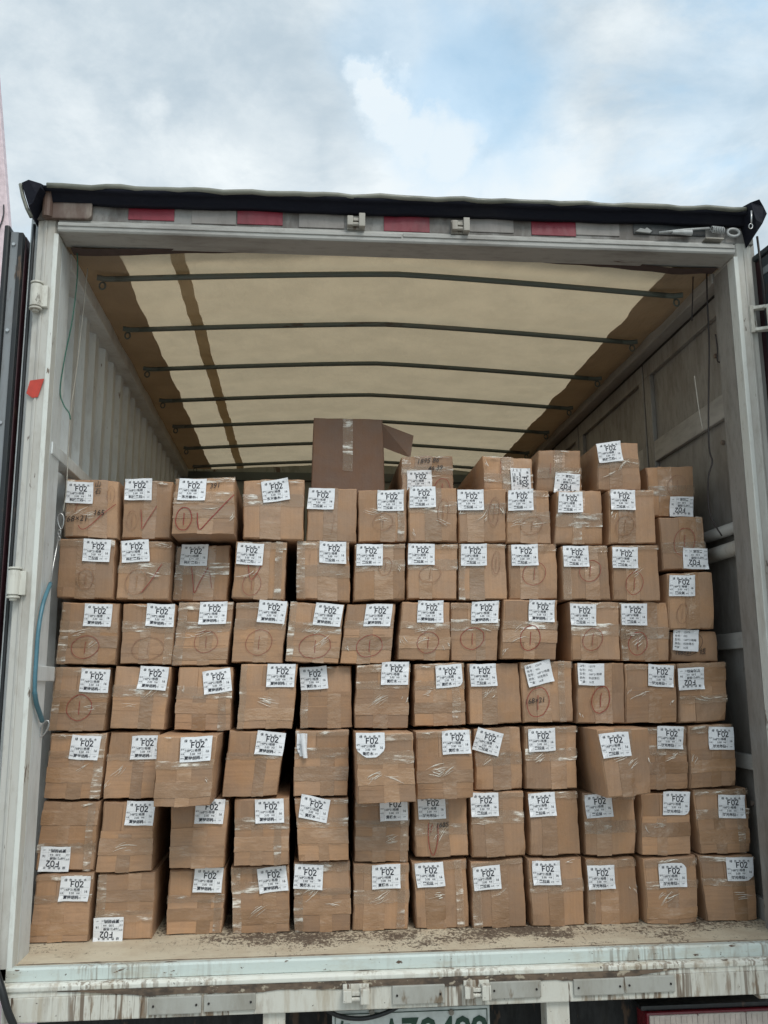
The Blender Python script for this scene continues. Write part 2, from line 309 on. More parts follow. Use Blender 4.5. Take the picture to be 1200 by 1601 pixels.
def keeper(px, py, wpx, hpx, Y, up):
    c = at(px, py, Y); s = 1414/(Y-CAM[1]); w = wpx/s/2; h = hpx/s/2; k = MB()
    k.box(c[0]-w, c[0]+w, Y-.008, Y+.006, c[2]-h, c[2]+h)
    k.box(c[0]-w, c[0]-w*.35, Y-.03, Y-.008, c[2]-h*.8, c[2]+h*.55); k.box(c[0]+w*.3, c[0]+w, Y-.034, Y-.008, c[2]-h, c[2]+h*(.9 if up else .7))
    k.box(c[0]-w*.35, c[0]+w*.3, Y-.026, Y-.008, c[2]-h*.1, c[2]+h*.35); k.tube([(c[0]-w*.9, Y-.02, c[2]-h*.5), (c[0]+w*.9, Y-.02, c[2]-h*.5)], h*.28, 8)
    return k
for px, py in ((556, 1551), (744, 1545)): part(keeper(px, py, 38, 24, -.03, False), 'lock_keeper', 'beam_paint', beam, bevel=.0025)
for (x0, x1, yt) in ((411, 446, 1577), (853, 889, 1559)):
    a = at(x0, yt, -.01); c = at(x1, yt, -.01); part(MB().box(a[0], c[0], -.012, .06, -.62, -.1345), 'bumper_strut', 'beam_paint', bevel=.004)
a = at(1186, 1562, -.03); part(MB().box(a[0], a[0]+.06, -.03, .03, a[2], -.1345), 'step_bracket', 'beam_paint', bevel=.005)
vs = []; xs = np.linspace(-1.15, 1.2, 300)
for x in xs:
    d_ = .002+.007*max(0, mnoise.noise(Vector((x*9, 1, 0)))+.25)+.006*max(0, mnoise.noise(Vector((x*47, 4, 0)))); vs += [(x, .0195, .0042), (x, .0195+d_+.003, .0042)]
part(MB().add(vs, [(2*k, 2*k+2, 2*k+3, 2*k+1) for k in range(299)]), 'dirt_line', 'rusty_recess', deck)
# number plate, lamp, chassis
ch = part(MB().box(-1.0, 1.0, .30, 3.2, -.42, -.032).box(-.42, -.32, .2, 5.2, -.5, -.3).box(.32, .42, .2, 5.2, -.5, -.3), 'chassis', 'chassis')
part(MB().box(-1.12, 1.15, .16, .2, -.6, -.14), 'under_panel', 'chassis', ch)
a = at(519, 1580, .05); c = at(765, 1573, .05); zt = (a[2]+c[2])/2+.001; x0, x1 = a[0], c[0]
npl = part(MB().box(x0, x1, .05, .058, zt-.175, zt), 'number_plate', 'plate_enamel', bevel=.003)
fr = MB(); e_ = .008
for q in ((x0+e_, x1-e_, zt-e_-.002, zt-e_), (x0+e_, x1-e_, zt-.175+e_, zt-.173+e_), (x0+e_, x0+e_+.002, zt-.173+e_, zt-e_-.002), (x1-e_-.002, x1-e_, zt-.173+e_, zt-e_-.002)): fr.box(q[0], q[1], .0475, .051, q[2], q[3])
part(fr, 'plate_border', 'plate_green', npl)
TXT = {}
def text_mesh(s, size, bold=0.0, shear=0.0, align='CENTER', res=2):
    key = (s, size, bold, shear, align)
    if key in TXT: return TXT[key]
    cu = bpy.data.curves.new('txt', 'FONT'); cu.body = s; cu.size = size; cu.offset = bold; cu.shear = shear; cu.resolution_u = res
    cu.align_x = align; cu.align_y = 'CENTER'; ob = bpy.data.objects.new('txt', cu); COL.objects.link(ob)
    bpy.context.view_layer.update(); dg = bpy.context.evaluated_depsgraph_get()
    me = bpy.data.meshes.new_from_object(ob.evaluated_get(dg)); v = np.zeros(len(me.vertices)*3); me.vertices.foreach_get('co', v)
    f = [tuple(p.vertices) for p in me.polygons]; bpy.data.objects.remove(ob); bpy.data.curves.remove(cu); bpy.data.meshes.remove(me)
    TXT[key] = (v.reshape(-1, 3)[:, :2], f); return TXT[key]
def plate_char(ch_, px, size=.118):
    xx = at(px, 1590, .048)[0]; v, f = text_mesh(ch_, size, .0025); m = MB(); w0, w1 = v[:, 0].min(), v[:, 0].max(); top = v[:, 1].max()
    k = .05/max(w1-w0, .02) if ch_ not in '·' else 1
    k = min(k, 1.0)
    m.add([(xx+(p[0]-(w0+w1)/2)*k, .0482, zt-.025+(p[1]-top)) for p in v], f); part(m, 'plate_character', 'plate_green', npl)
for ch_, px in (('粤', 536), ('A', 612), ('7', 641), ('9', 669), ('4', 697), ('9', 723), ('9', 749)): plate_char(ch_, px)
for px in (581, 705):
    q = at(px, 1582, .046); part(MB().tube([(q[0], .04, q[2]), (q[0], .051, q[2])], .008, 12), 'plate_bolt', 'cast_steel', npl, bevel=.001)
part(MB().tube(curve_pts([at(500, 1572, .0), at(530, 1588, .02), at(566, 1592, .025), at(600, 1584, .02), at(632, 1568, .03)]), .0065, 8), 'cable', 'rubber', smooth=True)
a = at(1010, 1585, .05); zt2 = a[2]+.003
lamp = part(MB().box(a[0], a[0]+.47, .05, .14, zt2-.16, zt2), 'tail_lamp', 'lamp_red', bevel=.008)
lens = MB()
for i in range(3): lens.box(a[0]+.007+i*.152, a[0]+.157+i*.152, .042, .052, zt2-.14, zt2-.0065)
ln = part(lens, 'lamp_lens', 'lamp_lens', lamp, bevel=.004)
rb = MB()
for i in range(26): rb.box(a[0]+.02+i*.017, a[0]+.024+i*.017, .0395, .0425, zt2-.135, zt2-.010)
part(rb, 'lens_rib', 'lamp_lens', lamp)
part(MB().box(a[0]-.012, a[0]+.5, .06, .15, zt2+.002, zt2+.016), 'lamp_housing', 'rubber', lamp, bevel=.004)
part(MB().tube(curve_pts([at(-12, 1500, -.03), at(2, 1545, -.05), at(12, 1580, -.05), at(24, 1612, -.04), at(40, 1680, -.03)]), .011, 8), 'cable_bundle', 'rubber', smooth=True)
for sx in (-1, 1):
    w = part(MB().tube([(sx*.72, 1.9, -.72), (sx*1.0, 1.9, -.72)], .43, 36), 'wheel', 'tyre', bevel=.03, seg=3)
    part(MB().tube([(sx*.98, 1.9, -.72), (sx*1.012, 1.9, -.72)], .24, 28), 'wheel_rim', 'cast_steel', w, bevel=.01)
# corner posts
def post(sx, nm):
    i, o = 1.16, 1.226
    prof = [(i, .16), (i, .012), (i+.010, .0), (o-.022, .0), (o-.018, .006), (o, .008), (o+.012, .05), (o+.012, .16)]
    prof = [(sx*x, y) for x, y in prof]
    p = part(MB().prism(prof, -.05, 2.31, 'z'), nm, 'post_paint', bevel=.0025)
    part(MB().prism([(sx*x, y) for x, y in ((i-.004, .05), (i-.004, -.003), (i+.012, -.003), (i+.012, .05))], -.03, 2.255, 'z'), 'door_rabbet', 'post_paint_bright', p, bevel=.003)
    part(MB().prism([(sx*x, y) for x, y in ((i+.034, .01), (i+.034, -.0035), (i+.040, -.0035), (i+.040, .01))], -.03, 2.30, 'z'), 'post_rib', 'post_paint', p, bevel=.002)
    return p
pL = post(-1, 'corner_post'); pR = post(1, 'corner_post')
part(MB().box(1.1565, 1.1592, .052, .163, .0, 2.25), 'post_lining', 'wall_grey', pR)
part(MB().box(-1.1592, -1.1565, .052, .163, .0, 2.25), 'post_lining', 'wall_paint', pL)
def hinge(px, py, s, Y=-.012):
    c = at(px, py, Y); h = .047; m = MB()
    m.tube([(c[0], Y, c[2]-h*.78), (c[0], Y, c[2]+h*.78)], .0195, 16)
    m.tube([(c[0], Y, c[2]+h*.80), (c[0], Y, c[2]+h*.86)], .016, 16); m.tube([(c[0], Y, c[2]+h*.88), (c[0], Y, c[2]+h)], .0205, 16)
    m.tube([(c[0], Y, c[2]-h*.86), (c[0], Y, c[2]-h*.80)], .016, 16); m.tube([(c[0], Y, c[2]-h), (c[0], Y, c[2]-h*.88)], .0205, 16); m.tube([(c[0], Y, c[2]-h*1.16), (c[0], Y, c[2]-h)], .011, 12)
    m.box(min(c[0], c[0]+s*.036), max(c[0], c[0]+s*.036), Y-.006, Y+.012, c[2]-h*.8, c[2]+h*.75)
    part(m, 'hinge', 'hinge_paint', pL if s > 0 else pR, bevel=.0015)
hinge(57, 463, 1); hinge(22, 911, 1)
c = at(1172, 500, -.004); hR = MB()
for dz in (-.043, .036): hR.prism([(c[0], -.006), (c[0]+.09, -.05), (c[0]+.12, -.045), (c[0]+.12, -.02), (c[0], .01)], c[2]+dz, c[2]+dz+.012, 'z')
hR.box(c[0], c[0]+.012, -.012, .006, c[2]-.048, c[2]+.05).tube([(c[0]+.062, -.028, c[2]-.04), (c[0]+.062, -.028, c[2]+.045)], .012, 12)
part(hR, 'hinge', 'hinge_paint', pR, bevel=.002)
q = [at(47, 595, -.004), at(69, 592, -.007), at(59, 621, -.006), at(50, 622, -.0045), at(41, 615, -.004)]
part(MB().add(q+[p_+np.array((0, .0015, 0)) for p_ in q], [(0, 1, 2, 3, 4), (9, 8, 7, 6, 5)]+[(i, (i+1) % 5, (i+1) % 5+5, i+5) for i in range(5)]), 'red_tag', 'red_tag', pL)
# header over the opening
hd = part(MB().box(-1.235, 1.235, .0, .10, 2.303, 2.40), 'header', 'header_paint', bevel=.003)
part(MB().prism([(-.010, 2.258), (-.014, 2.264), (-.014, 2.288), (-.004, 2.296), (-.004, 2.3025), (.1, 2.3025), (.1, 2.258)], -1.158, 1.158), 'header_flange', 'header_flange', hd, bevel=.002)
part(MB().box(-1.156, -.02, -.018, -.0135, 2.276, 2.288), 'drip_strip', 'header_flange', hd, bevel=.0015)
part(MB().box(-.015, 1.156, -.018, -.0135, 2.278, 2.291), 'drip_strip', 'header_flange', hd, bevel=.0015)
for k, x0, x1, ya, yb in ((0, 200, 273, 319, 343), (1, 299, 369, 323, 349), (0, 370.5, 442, 325, 350), (1, 467, 538, 331, 355), (0, 600, 671, 337, 361), (1, 734, 802, 338, 362), (0, 831, 899, 343, 367), (1, 900.5, 967, 345, 367)):
    a = at(x0, yb, -.004); c = at(x1, ya, -.004); z0 = max(a[2], 2.3045)
    part(MB().box(a[0], c[0], -.0035, .001, z0, c[2]), 'reflector', 'red_reflector' if k == 0 else 'grey_reflector', hd, bevel=.001)
for px, py in ((556, 350), (718, 357)): part(keeper(px, py, 30, 25, -.006, True), 'lock_keeper', 'cast_steel', hd, bevel=.002)
a = at(69, 343, -.01); c = at(146, 305, -.01)
part(MB().prism([(a[0], a[2]), (c[0]-.01, a[2]+.002), (c[0], a[2]+.012), (c[0], c[2]-.03), (c[0]-.05, c[2]-.018), (a[0]+.05, c[2]-.014), (a[0]+.03, c[2]), (a[0], c[2])], -.02, .0, 'y'), 'corner_clamp', 'brown_steel', hd, bevel=.004)
part(MB().tube([(a[0]+.012, -.018, a[2]+.003), (a[0]+.012, -.018, c[2]-.002)], .017, 12), 'clamp_roll', 'brown_steel', hd, smooth=False)
# latch rod with spring on the right of the header
a = at(990, 366, -.004); c = at(1050, 352, -.004); part(MB().box(a[0], c[0]+.12, -.004, .0, max(a[2], 2.309), c[2]), 'latch_plate', 'rubber', hd, bevel=.002)
r0, r1 = at(1030, 364, -.022), at(1108, 357, -.022)
part(MB().tube([r0, (r0+r1)/2+np.array((0, 0, .002)), r1], .0042, 8), 'latch_rod', 'galvanised', hd, smooth=True)
q = at(1006, 359, -.012); part(MB().prism([(q[0]-.03, q[2]-.008), (q[0]-.012, q[2]+.006), (q[0]+.004, q[2]+.002), (q[0]+.012, q[2]+.009), (q[0]+.03, q[2]-.004), (q[0]+.022, q[2]-.012)], -.012, -.004, 'y'), 'latch_pawl', 'galvanised', hd, bevel=.001)
q = at(1072, 364, -.02); part(MB().tube([q+np.array((-.05, 0, 0)), q+np.array((.02, 0, 0))], [.006, .011], 10), 'latch_barrel', 'galvanised', hd, bevel=.001)
s0, s1 = at(1112, 359, -.022), at(1131, 361, -.022)
part(MB().tube([s0+(s1-s0)*(i/120)+np.array((0, math.cos(i*.37)*.011, math.sin(i*.37)*.011)) for i in range(121)], .002, 6), 'latch_spring', 'galvanised', hd, smooth=True)
q = at(1146, 364, -.02); lk = MB()
lk.tube([q+np.array((.022*math.cos(t), 0, .014*math.sin(t))) for t in np.linspace(0, 2*math.pi, 21)], .005, 8, False)
part(lk, 'latch_hook', 'galvanised', hd, smooth=True)
part(MB().box(at(1100, 360, -.02)[0], at(1128, 360, -.02)[0], -.03, -.0, 2.3055, 2.3095), 'latch_tray', 'cast_steel', hd)
# tarpaulin edge hanging over the header
tp = MB(); nx = 60; prof = [(.16, 2.398), (.02, 2.408), (-.046, 2.401), (-.053, 2.393), (-.046, 2.383), (-.032, 2.386), (-.026, 2.355), (-.008, 2.352), (-.004, 2.395), (.10, 2.404)]
vs = []
for i in range(nx+1):
    x = -1.215+2.43*i/nx
    for (y, z) in prof:
        w = .003*math.sin(x*9)+.002*math.sin(x*23+1)+.004*mnoise.noise(Vector((x*14, z*9, 0))); vs.append((x, y+w*.6, z+w*(.8 if z < 2.4 else .5)+.004*(x+1.2)))
n_ = len(prof); fs = [(i*n_+k, i*n_+(k+1) % n_, (i+1)*n_+(k+1) % n_, (i+1)*n_+k) for i in range(nx) for k in range(n_)]+[tuple(range(n_)), tuple(nx*n_+k for k in range(n_))[::-1]]
tarp = part(tp.add(vs, fs), 'tarp_valance', 'black_tarp', smooth=True)
part(MB().tube([(-1.19+2.38*i/50, -.050+.002*math.sin(i), 2.3985+.004*math.sin(i*1.7)*math.sin(i*.37)+.004*(2.4*i/50)) for i in range(51)], .009, 10), 'tarp_rope_hem', 'tarp_rim', tarp, smooth=True)
def rag(outline, y0, y1, name, mat='black_tarp', puff=.02):      # a bunched fold of tarpaulin
    m = MB(); cx_ = sum(p[0] for p in outline)/len(outline); cz_ = sum(p[1] for p in outline)/len(outline); n = len(outline); vs = []
    for s_, y in ((.72, y0), (1.0, y0*.6+y1*.4), (.9, y1)):
        for k, (x, z) in enumerate(outline): vs.append((cx_+(x-cx_)*s_, y+puff*math.sin(k*2.3+y*40)*.5, cz_+(z-cz_)*s_))
    fs = [(j*n+k, j*n+(k+1) % n, (j+1)*n+(k+1) % n, (j+1)*n+k) for j in range(2) for k in range(n)]+[tuple(range(n))[::-1], tuple(2*n+k for k in range(n))]
    part(m.add(vs, fs), name, mat, tarp)
def ol(pts, Y): return [(float(at(x, y, Y)[0]), float(at(x, y, Y)[2])) for x, y in pts]
rag(ol([(33, 289), (48, 283), (72, 286), (74, 300), (64, 312), (56, 328), (50, 340), (44, 330), (39, 312)], -.04), -.07, .12, 'tarp_corner_fold')
rag(ol([(1160, 319), (1176, 315), (1190, 324), (1193, 345), (1184, 366), (1174, 380), (1168, 358), (1163, 340)], -.04), -.08, .12, 'tarp_corner_fold')
part(MB().tube([at(x, y, -.06) for x, y in ((32, 288), (36, 308), (42, 326), (49, 340))], .006, 6), 'tarp_corner_hem', 'tarp_rim', tarp, smooth=True)
part(MB().tube([at(x, y, -.02) for x, y in ((1183, 370), (1188, 410), (1194, 450), (1198, 500))], .004, 6), 'tarp_cord', 'dark_wire', tarp, smooth=True)
part(MB().tube([at(1174, y, -.085) for y in (330, 350)], .003, 6).tube([at(1173+3*math.cos(t), 354+4*math.sin(t), -.085) for t in np.linspace(0, 6.28, 12)], .002, 6, False), 'tarp_ring', 'steel_bright', tarp, smooth=True)
# side walls
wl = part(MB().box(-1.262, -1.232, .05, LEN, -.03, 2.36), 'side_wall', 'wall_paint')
cor = MB(); per = .172; y = .165; pts = []
while y < LEN:
    pts += [(-1.230, y), (-1.230, y+per*.42), (-1.203, y+per*.55), (-1.203, y+per*.87)]; y += per
pts = [(x, min(yy, LEN)) for x, yy in pts]
vs = []; zs = [2.30*k/16 for k in range(17)]
for z in zs: vs += [(x+.004*mnoise.noise(Vector((yy*3, z*2.2, 1))), yy, z) for x, yy in pts]
n_ = len(pts); fs = [(q*n_+i, q*n_+i+1, (q+1)*n_+i+1, (q+1)*n_+i) for q in range(16) for i in range(n_-1)]
part(cor.add(vs, fs), 'corrugated_panel', 'wall_paint', wl)
part(MB().box(-1.2, -1.152, .068, LEN, 1.524, 1.565), 'wall_rail', 'wall_paint', wl, bevel=.003)
part(MB().box(-1.2, -1.149, .036, .24, .803, .850), 'rail_bracket', 'wall_paint', wl, bevel=.003)
part(MB().box(-1.225, -1.192, .165, .27, .0, .33), 'kick_plate', 'wall_paint', wl, bevel=.004)
part(MB().box(-1.2, -1.165, .02, .12, .002, .07), 'corner_gusset', 'post_paint', wl, bevel=.006)
part(MB().box(-1.23, -1.155, .165, LEN, 2.215, 2.31), 'top_rail', 'wall_paint', wl, bevel=.004)
for z in (1.26, 1.18):
    part(MB().tube([(-1.215, .30, z), (-1.198, .30, z)], .014, 10).box(-1.21, -1.199, .2, .3, z-.006, z+.006), 'rope_cleat', 'wall_paint', wl, bevel=.002)
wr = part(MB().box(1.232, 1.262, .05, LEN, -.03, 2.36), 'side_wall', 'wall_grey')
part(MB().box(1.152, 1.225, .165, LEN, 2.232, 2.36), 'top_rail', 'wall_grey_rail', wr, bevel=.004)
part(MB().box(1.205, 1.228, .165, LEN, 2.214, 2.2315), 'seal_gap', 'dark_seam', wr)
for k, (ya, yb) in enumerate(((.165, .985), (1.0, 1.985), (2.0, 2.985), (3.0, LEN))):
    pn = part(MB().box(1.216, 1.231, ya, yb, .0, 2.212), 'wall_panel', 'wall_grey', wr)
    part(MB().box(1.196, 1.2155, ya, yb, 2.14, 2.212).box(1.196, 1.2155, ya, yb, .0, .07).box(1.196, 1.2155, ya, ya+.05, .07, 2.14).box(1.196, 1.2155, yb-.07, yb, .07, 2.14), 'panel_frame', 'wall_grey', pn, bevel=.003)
    if ya < 2.9:
        for z0, z1 in ((1.74, 1.832), (.9, .957), (.485, .537)):
            part(MB().box(1.1965, 1.2153, ya+.0505, yb-.0705, z0, z1), 'panel_batten', 'wall_grey_rail', pn, bevel=.004)
    part(MB().box(1.2, 1.229, yb+.001, yb+.0145, .0, 2.213), 'panel_gap', 'dark_seam', wr)
part(MB().tube([(1.190, .10, 1.255), (1.190, .2, 1.252), (1.190, .96, 1.25)], .027, 10), 'lashing_bar', 'post_paint', wr, smooth=True)
part(MB().tube([(1.192, .17, 1.325), (1.192, .5, 1.327), (1.192, .96, 1.326)], .022, 10), 'lashing_bar', 'wall_grey_rail', wr, smooth=True)
for z in (2.0, 1.66, .92, .37):
    part(MB().tube([(1.205, .30, z), (1.2165, .30, z)], .009, 8), 'bolt_head', 'brown_steel', wr, bevel=.001)
bk = part(MB().box(-1.23, 1.23, LEN, LEN+.05, 0, 2.34), 'bulkhead', 'bulkhead_paint')
part(MB().box(-1.15, 1.15, LEN-.03, LEN-.001, 2.19, 2.25), 'bulkhead_rail', 'bow_steel', bk, bevel=.004)
# roof canvas and its bows
def arch(x): return 2.300-.052*(abs(x)/1.03)**1.25
def csurf(x, y):
    ph = (y-.316)/.4826; sag = .012*math.sin(math.pi*(ph % 1.0))
    wr_ = .006*mnoise.noise(Vector((x*3, y*5, 0)))+.004*math.sin((y*3+x)*14)*max(0, 1-abs(abs(x)-.8)*5)+.005*mnoise.noise(Vector((x*9+y*4, y*3-x*2, 7)))+.003*mnoise.noise(Vector((x*5, y*22, 3)))
    return arch(x)+.028-sag*.6+wr_+.02*max(0, abs(x)-1.0)*4
def sheet(x0, x1, y0, y1, nx, ny, dz, edge=0.0):
    m = MB(); vs = []
    for j in range(ny+1):
        y = y0+(y1-y0)*j/ny
        for i in range(nx+1):
            e = edge*mnoise.noise(Vector((y*4.5, x0*7, 3)))+edge*.5*mnoise.noise(Vector((y*11, x0*7, 5))); xa, xb = (x0, x1+e) if x0 < -1 else ((x0+e, x1) if x1 > 1 else (x0+e, x1+e))
            x = xa+(xb-xa)*i/nx; vs.append((x, y, csurf(x, y)+dz))
    return m.add(vs, [(j*(nx+1)+i, j*(nx+1)+i+1, (j+1)*(nx+1)+i+1, (j+1)*(nx+1)+i) for j in range(ny) for i in range(nx)])
cv = part(sheet(-1.2, 1.2, .06, LEN+.04, 90, 150, 0), 'roof_canvas', 'roof_canvas', smooth=True)
part(sheet(-1.17, -.995, .10, LEN-.02, 8, 90, -.006, .012), 'canvas_side_hem', 'roof_canvas_double', cv, smooth=True)
part(sheet(.975, 1.17, .10, LEN-.02, 8, 90, -.006, .012), 'canvas_side_hem', 'roof_canvas_double', cv, smooth=True)
part(sheet(-.822, -.772, .10, LEN-.02, 3, 90, -.004, .006), 'canvas_seam', 'canvas_seam', cv, smooth=True)
part(sheet(-1.14, 1.14, .085, .135, 60, 2, -.022), 'canvas_end_hem', 'maroon_stitch', cv, smooth=True)
for k in range(7):
    y = .316+.4826*k
    if y > LEN-.05: continue
    xs = [-1.04+2.08*i/24 for i in range(25)]; bw = part(MB().tube([(x, y, arch(x)) for x in xs], .0108, 10), 'roof_bow', 'bow_steel', cv, smooth=True)
    for s_ in (-1, 1):
        e = MB().tube([(s_*1.03, y, arch(1.03)), (s_*1.07, y-.004, arch(1.03)-.004), (s_*1.10, y-.012, arch(1.03)-.002)], .0105, 8)
        e.tube([(s_*1.085+.011*math.cos(t), y+.015, arch(1.03)-.022+.014*math.sin(t)) for t in np.linspace(0, 6.28, 12)], .0035, 6, False)
        part(e, 'bow_socket', 'bow_steel', bw)
# doors
dl = part(MB().box(-1.322, -1.272, .04, 1.2, .0, 2.262), 'rear_door', 'door_maroon', bevel=.004)
part(MB().box(-1.334, -1.316, .004, .06, -.01, 2.283), 'door_seal', 'rubber', dl, bevel=.006)
part(MB().box(-1.3155, -1.290, .018, .0395, .0, 2.266), 'door_edge_strip', 'door_grey', dl, bevel=.002)
part(MB().box(-1.2895, -1.274, .012, .0395, .0, 2.262), 'door_gasket', 'rubber', dl, bevel=.003)
for z in (2.22, 1.92, 1.61, 1.32, 1.02, .72, .42, .12): part(MB().tube([(-1.303, .012, z), (-1.303, .0185, z)], .0055, 10), 'edge_screw', 'steel_bright', dl)
part(MB().tube([(-1.246, .03, z/10) for z in range(-1, 24)], .006, 6), 'door_cable', 'rubber', dl, smooth=True)
dr = MB().box(0, .045, -1.16, -.01, .0, 2.262); o = part(dr, 'rear_door', 'door_maroon', bevel=.004)
part(MB().box(-.012, .05, -1.17, .0, 2.2625, 2.283), 'door_seal', 'door_slate', o, bevel=.008)
part(MB().box(-.006, -.0005, -1.12, -.05, 1.75, 2.255), 'door_lining', 'door_slate', o, bevel=.003)
part(MB().box(-.010, -.0065, -1.1, -.06, 2.19, 2.215), 'door_trim', 'door_grey', o, bevel=.001)
o.location = (1.262, .07, 0); o.rotation_euler.z = math.radians(6)
# cables inside
def wire(px, Ys, r, mat, name):
    part(MB().tube(curve_pts([at(x, y, Y) for (x, y), Y in zip(px, Ys)], 5), r, 6), name, mat, smooth=True)
wire([(120, 385), (121, 430), (113, 500), (101, 560), (94, 610), (99, 632), (108, 646), (110, 656)], [.12]*8, .0022, 'green_wire', 'hanging_wire')
wire([(137, 420), (122, 560), (110, 650), (104, 760), (101, 785), (99, 800)], [.2]*6, .0018, 'pale_wire', 'hanging_wire')
wire([(1104, 404), (1105, 470), (1108, 540), (1107, 640), (1108, 700), (1113, 722), (1107, 745), (1107, 790), (1114, 815), (1128, 838)], [.17]*10, .003, 'dark_wire', 'hanging_wire')
wire([(1083, 430), (1082, 470), (1081, 502)], [.2]*3, .0022, 'dark_wire', 'hanging_wire')
wire([(1085, 588), (1092, 640), (1098, 672)], [.2]*3, .0015, 'pale_wire', 'hanging_wire')
wire([(1118, 523), (1121, 545), (1122, 566), (1137, 560)], [.17]*4, .0025, 'dark_wire', 'hanging_wire')
# lashing strap in a blue sleeve at the left post
st = empty('lashing_strap', tuple(np.array(at(57, 1000, .17))+np.array((0, 0, FZ)))); sb = tuple(st.location)
tag(st, 'steel lashing cable with snap hooks in a blue plastic sleeve by left post', 'strap')
def spart(m, n, mat): return m.build(n, mat, st, base=sb, smooth=True)
SX = -1.145
spart(MB().tube([atX(x, y, SX) for x, y in ((92, 838), (88, 860), (83, 885), (79, 915))], .0022, 6), 'cable', 'steel_bright')
spart(MB().tube(curve_pts([atX(x, y, SX) for x, y in ((79, 912), (69, 938), (63, 965), (59, 995), (57, 1025), (55, 1055), (54, 1085))]), .0065, 10), 'sleeve', 'blue_hose')
spart(MB().tube(curve_pts([atX(x, y, SX) for x, y in ((54, 1082), (57, 1100), (62, 1115), (66, 1127))]), .0075, 10), 'sleeve', 'blue_hose')
for cx_, cy_, ang in ((95, 815, .1), (69, 1139, -.35)):
    l = MB(); q = atX(cx_, cy_, SX)
    l.tube([q+np.array((math.cos(t)*(.0095+.003*math.sin(t))*math.cos(ang)-math.sin(t)*.026*math.sin(ang), 0, math.sin(t)*.026*math.cos(ang)+math.cos(t)*.0095*math.sin(ang))) for t in np.linspace(0, 2*math.pi, 25)], .0026, 8, False)
    spart(l, 'snap_hook', 'steel_bright')
l = MB()
for i in range(3):
    q = atX(92.5-i*.5, 832+i*5, SX); l.tube([q+np.array((math.cos(t)*.005*(i % 2 == 0), math.cos(t)*.005*(i % 2), math.sin(t)*.008)) for t in np.linspace(0, 2*math.pi, 14)], .0016, 6, False)
spart(l, 'chain_link', 'steel_bright')

# printed board standing to the left of the truck
bb = empty('printed_board', (-2.0, 1.5, 0)); tag(bb, 'pale pink printed board with black line drawing left of the truck', 'board')
e0, e1 = at(0, 170, 1.5), at(33, 600, 1.5); dx_, dz_ = (e1-e0)[0], (e1-e0)[2]
top = e0-np.array((dx_, 0, dz_))*.35; low = e0+np.array((dx_, 0, dz_))*(e0[2]+FZ)/(-dz_)
m = MB(); q = [(top[0]-1.6, top[2]), (top[0], top[2]), (low[0], low[2]), (low[0]-1.9, low[2])]
m.prism(q[::-1], 1.5, 1.55, 'y'); m.build('board', 'board_pink', bb, base=(-2.0, 1.5, 0), bevel=.003)
m = MB(); r = random.Random(5)
for k in range(16):
    x, z = at(r.uniform(-30, 22), r.uniform(350, 640), 1.494)[[0, 2]]; a = r.uniform(1.2, 1.9); pts = []
    for i in range(12):
        pts.append((x, 1.494, z)); a += r.uniform(-.35, .35); x += math.cos(a)*.03; z += math.sin(a)*.04
    zmax = lambda z_: top[0]+(z_-top[2])/(low[2]-top[2])*(low[0]-top[0])
    pts = [p_ for p_ in pts if p_[0] < zmax(p_[2])-.012]
    if len(pts) > 3: m.tube(curve_pts(pts, 3), .0035, 5)
m.build('line_drawing', 'print_line', bb, base=(-2.0, 1.5, 0))

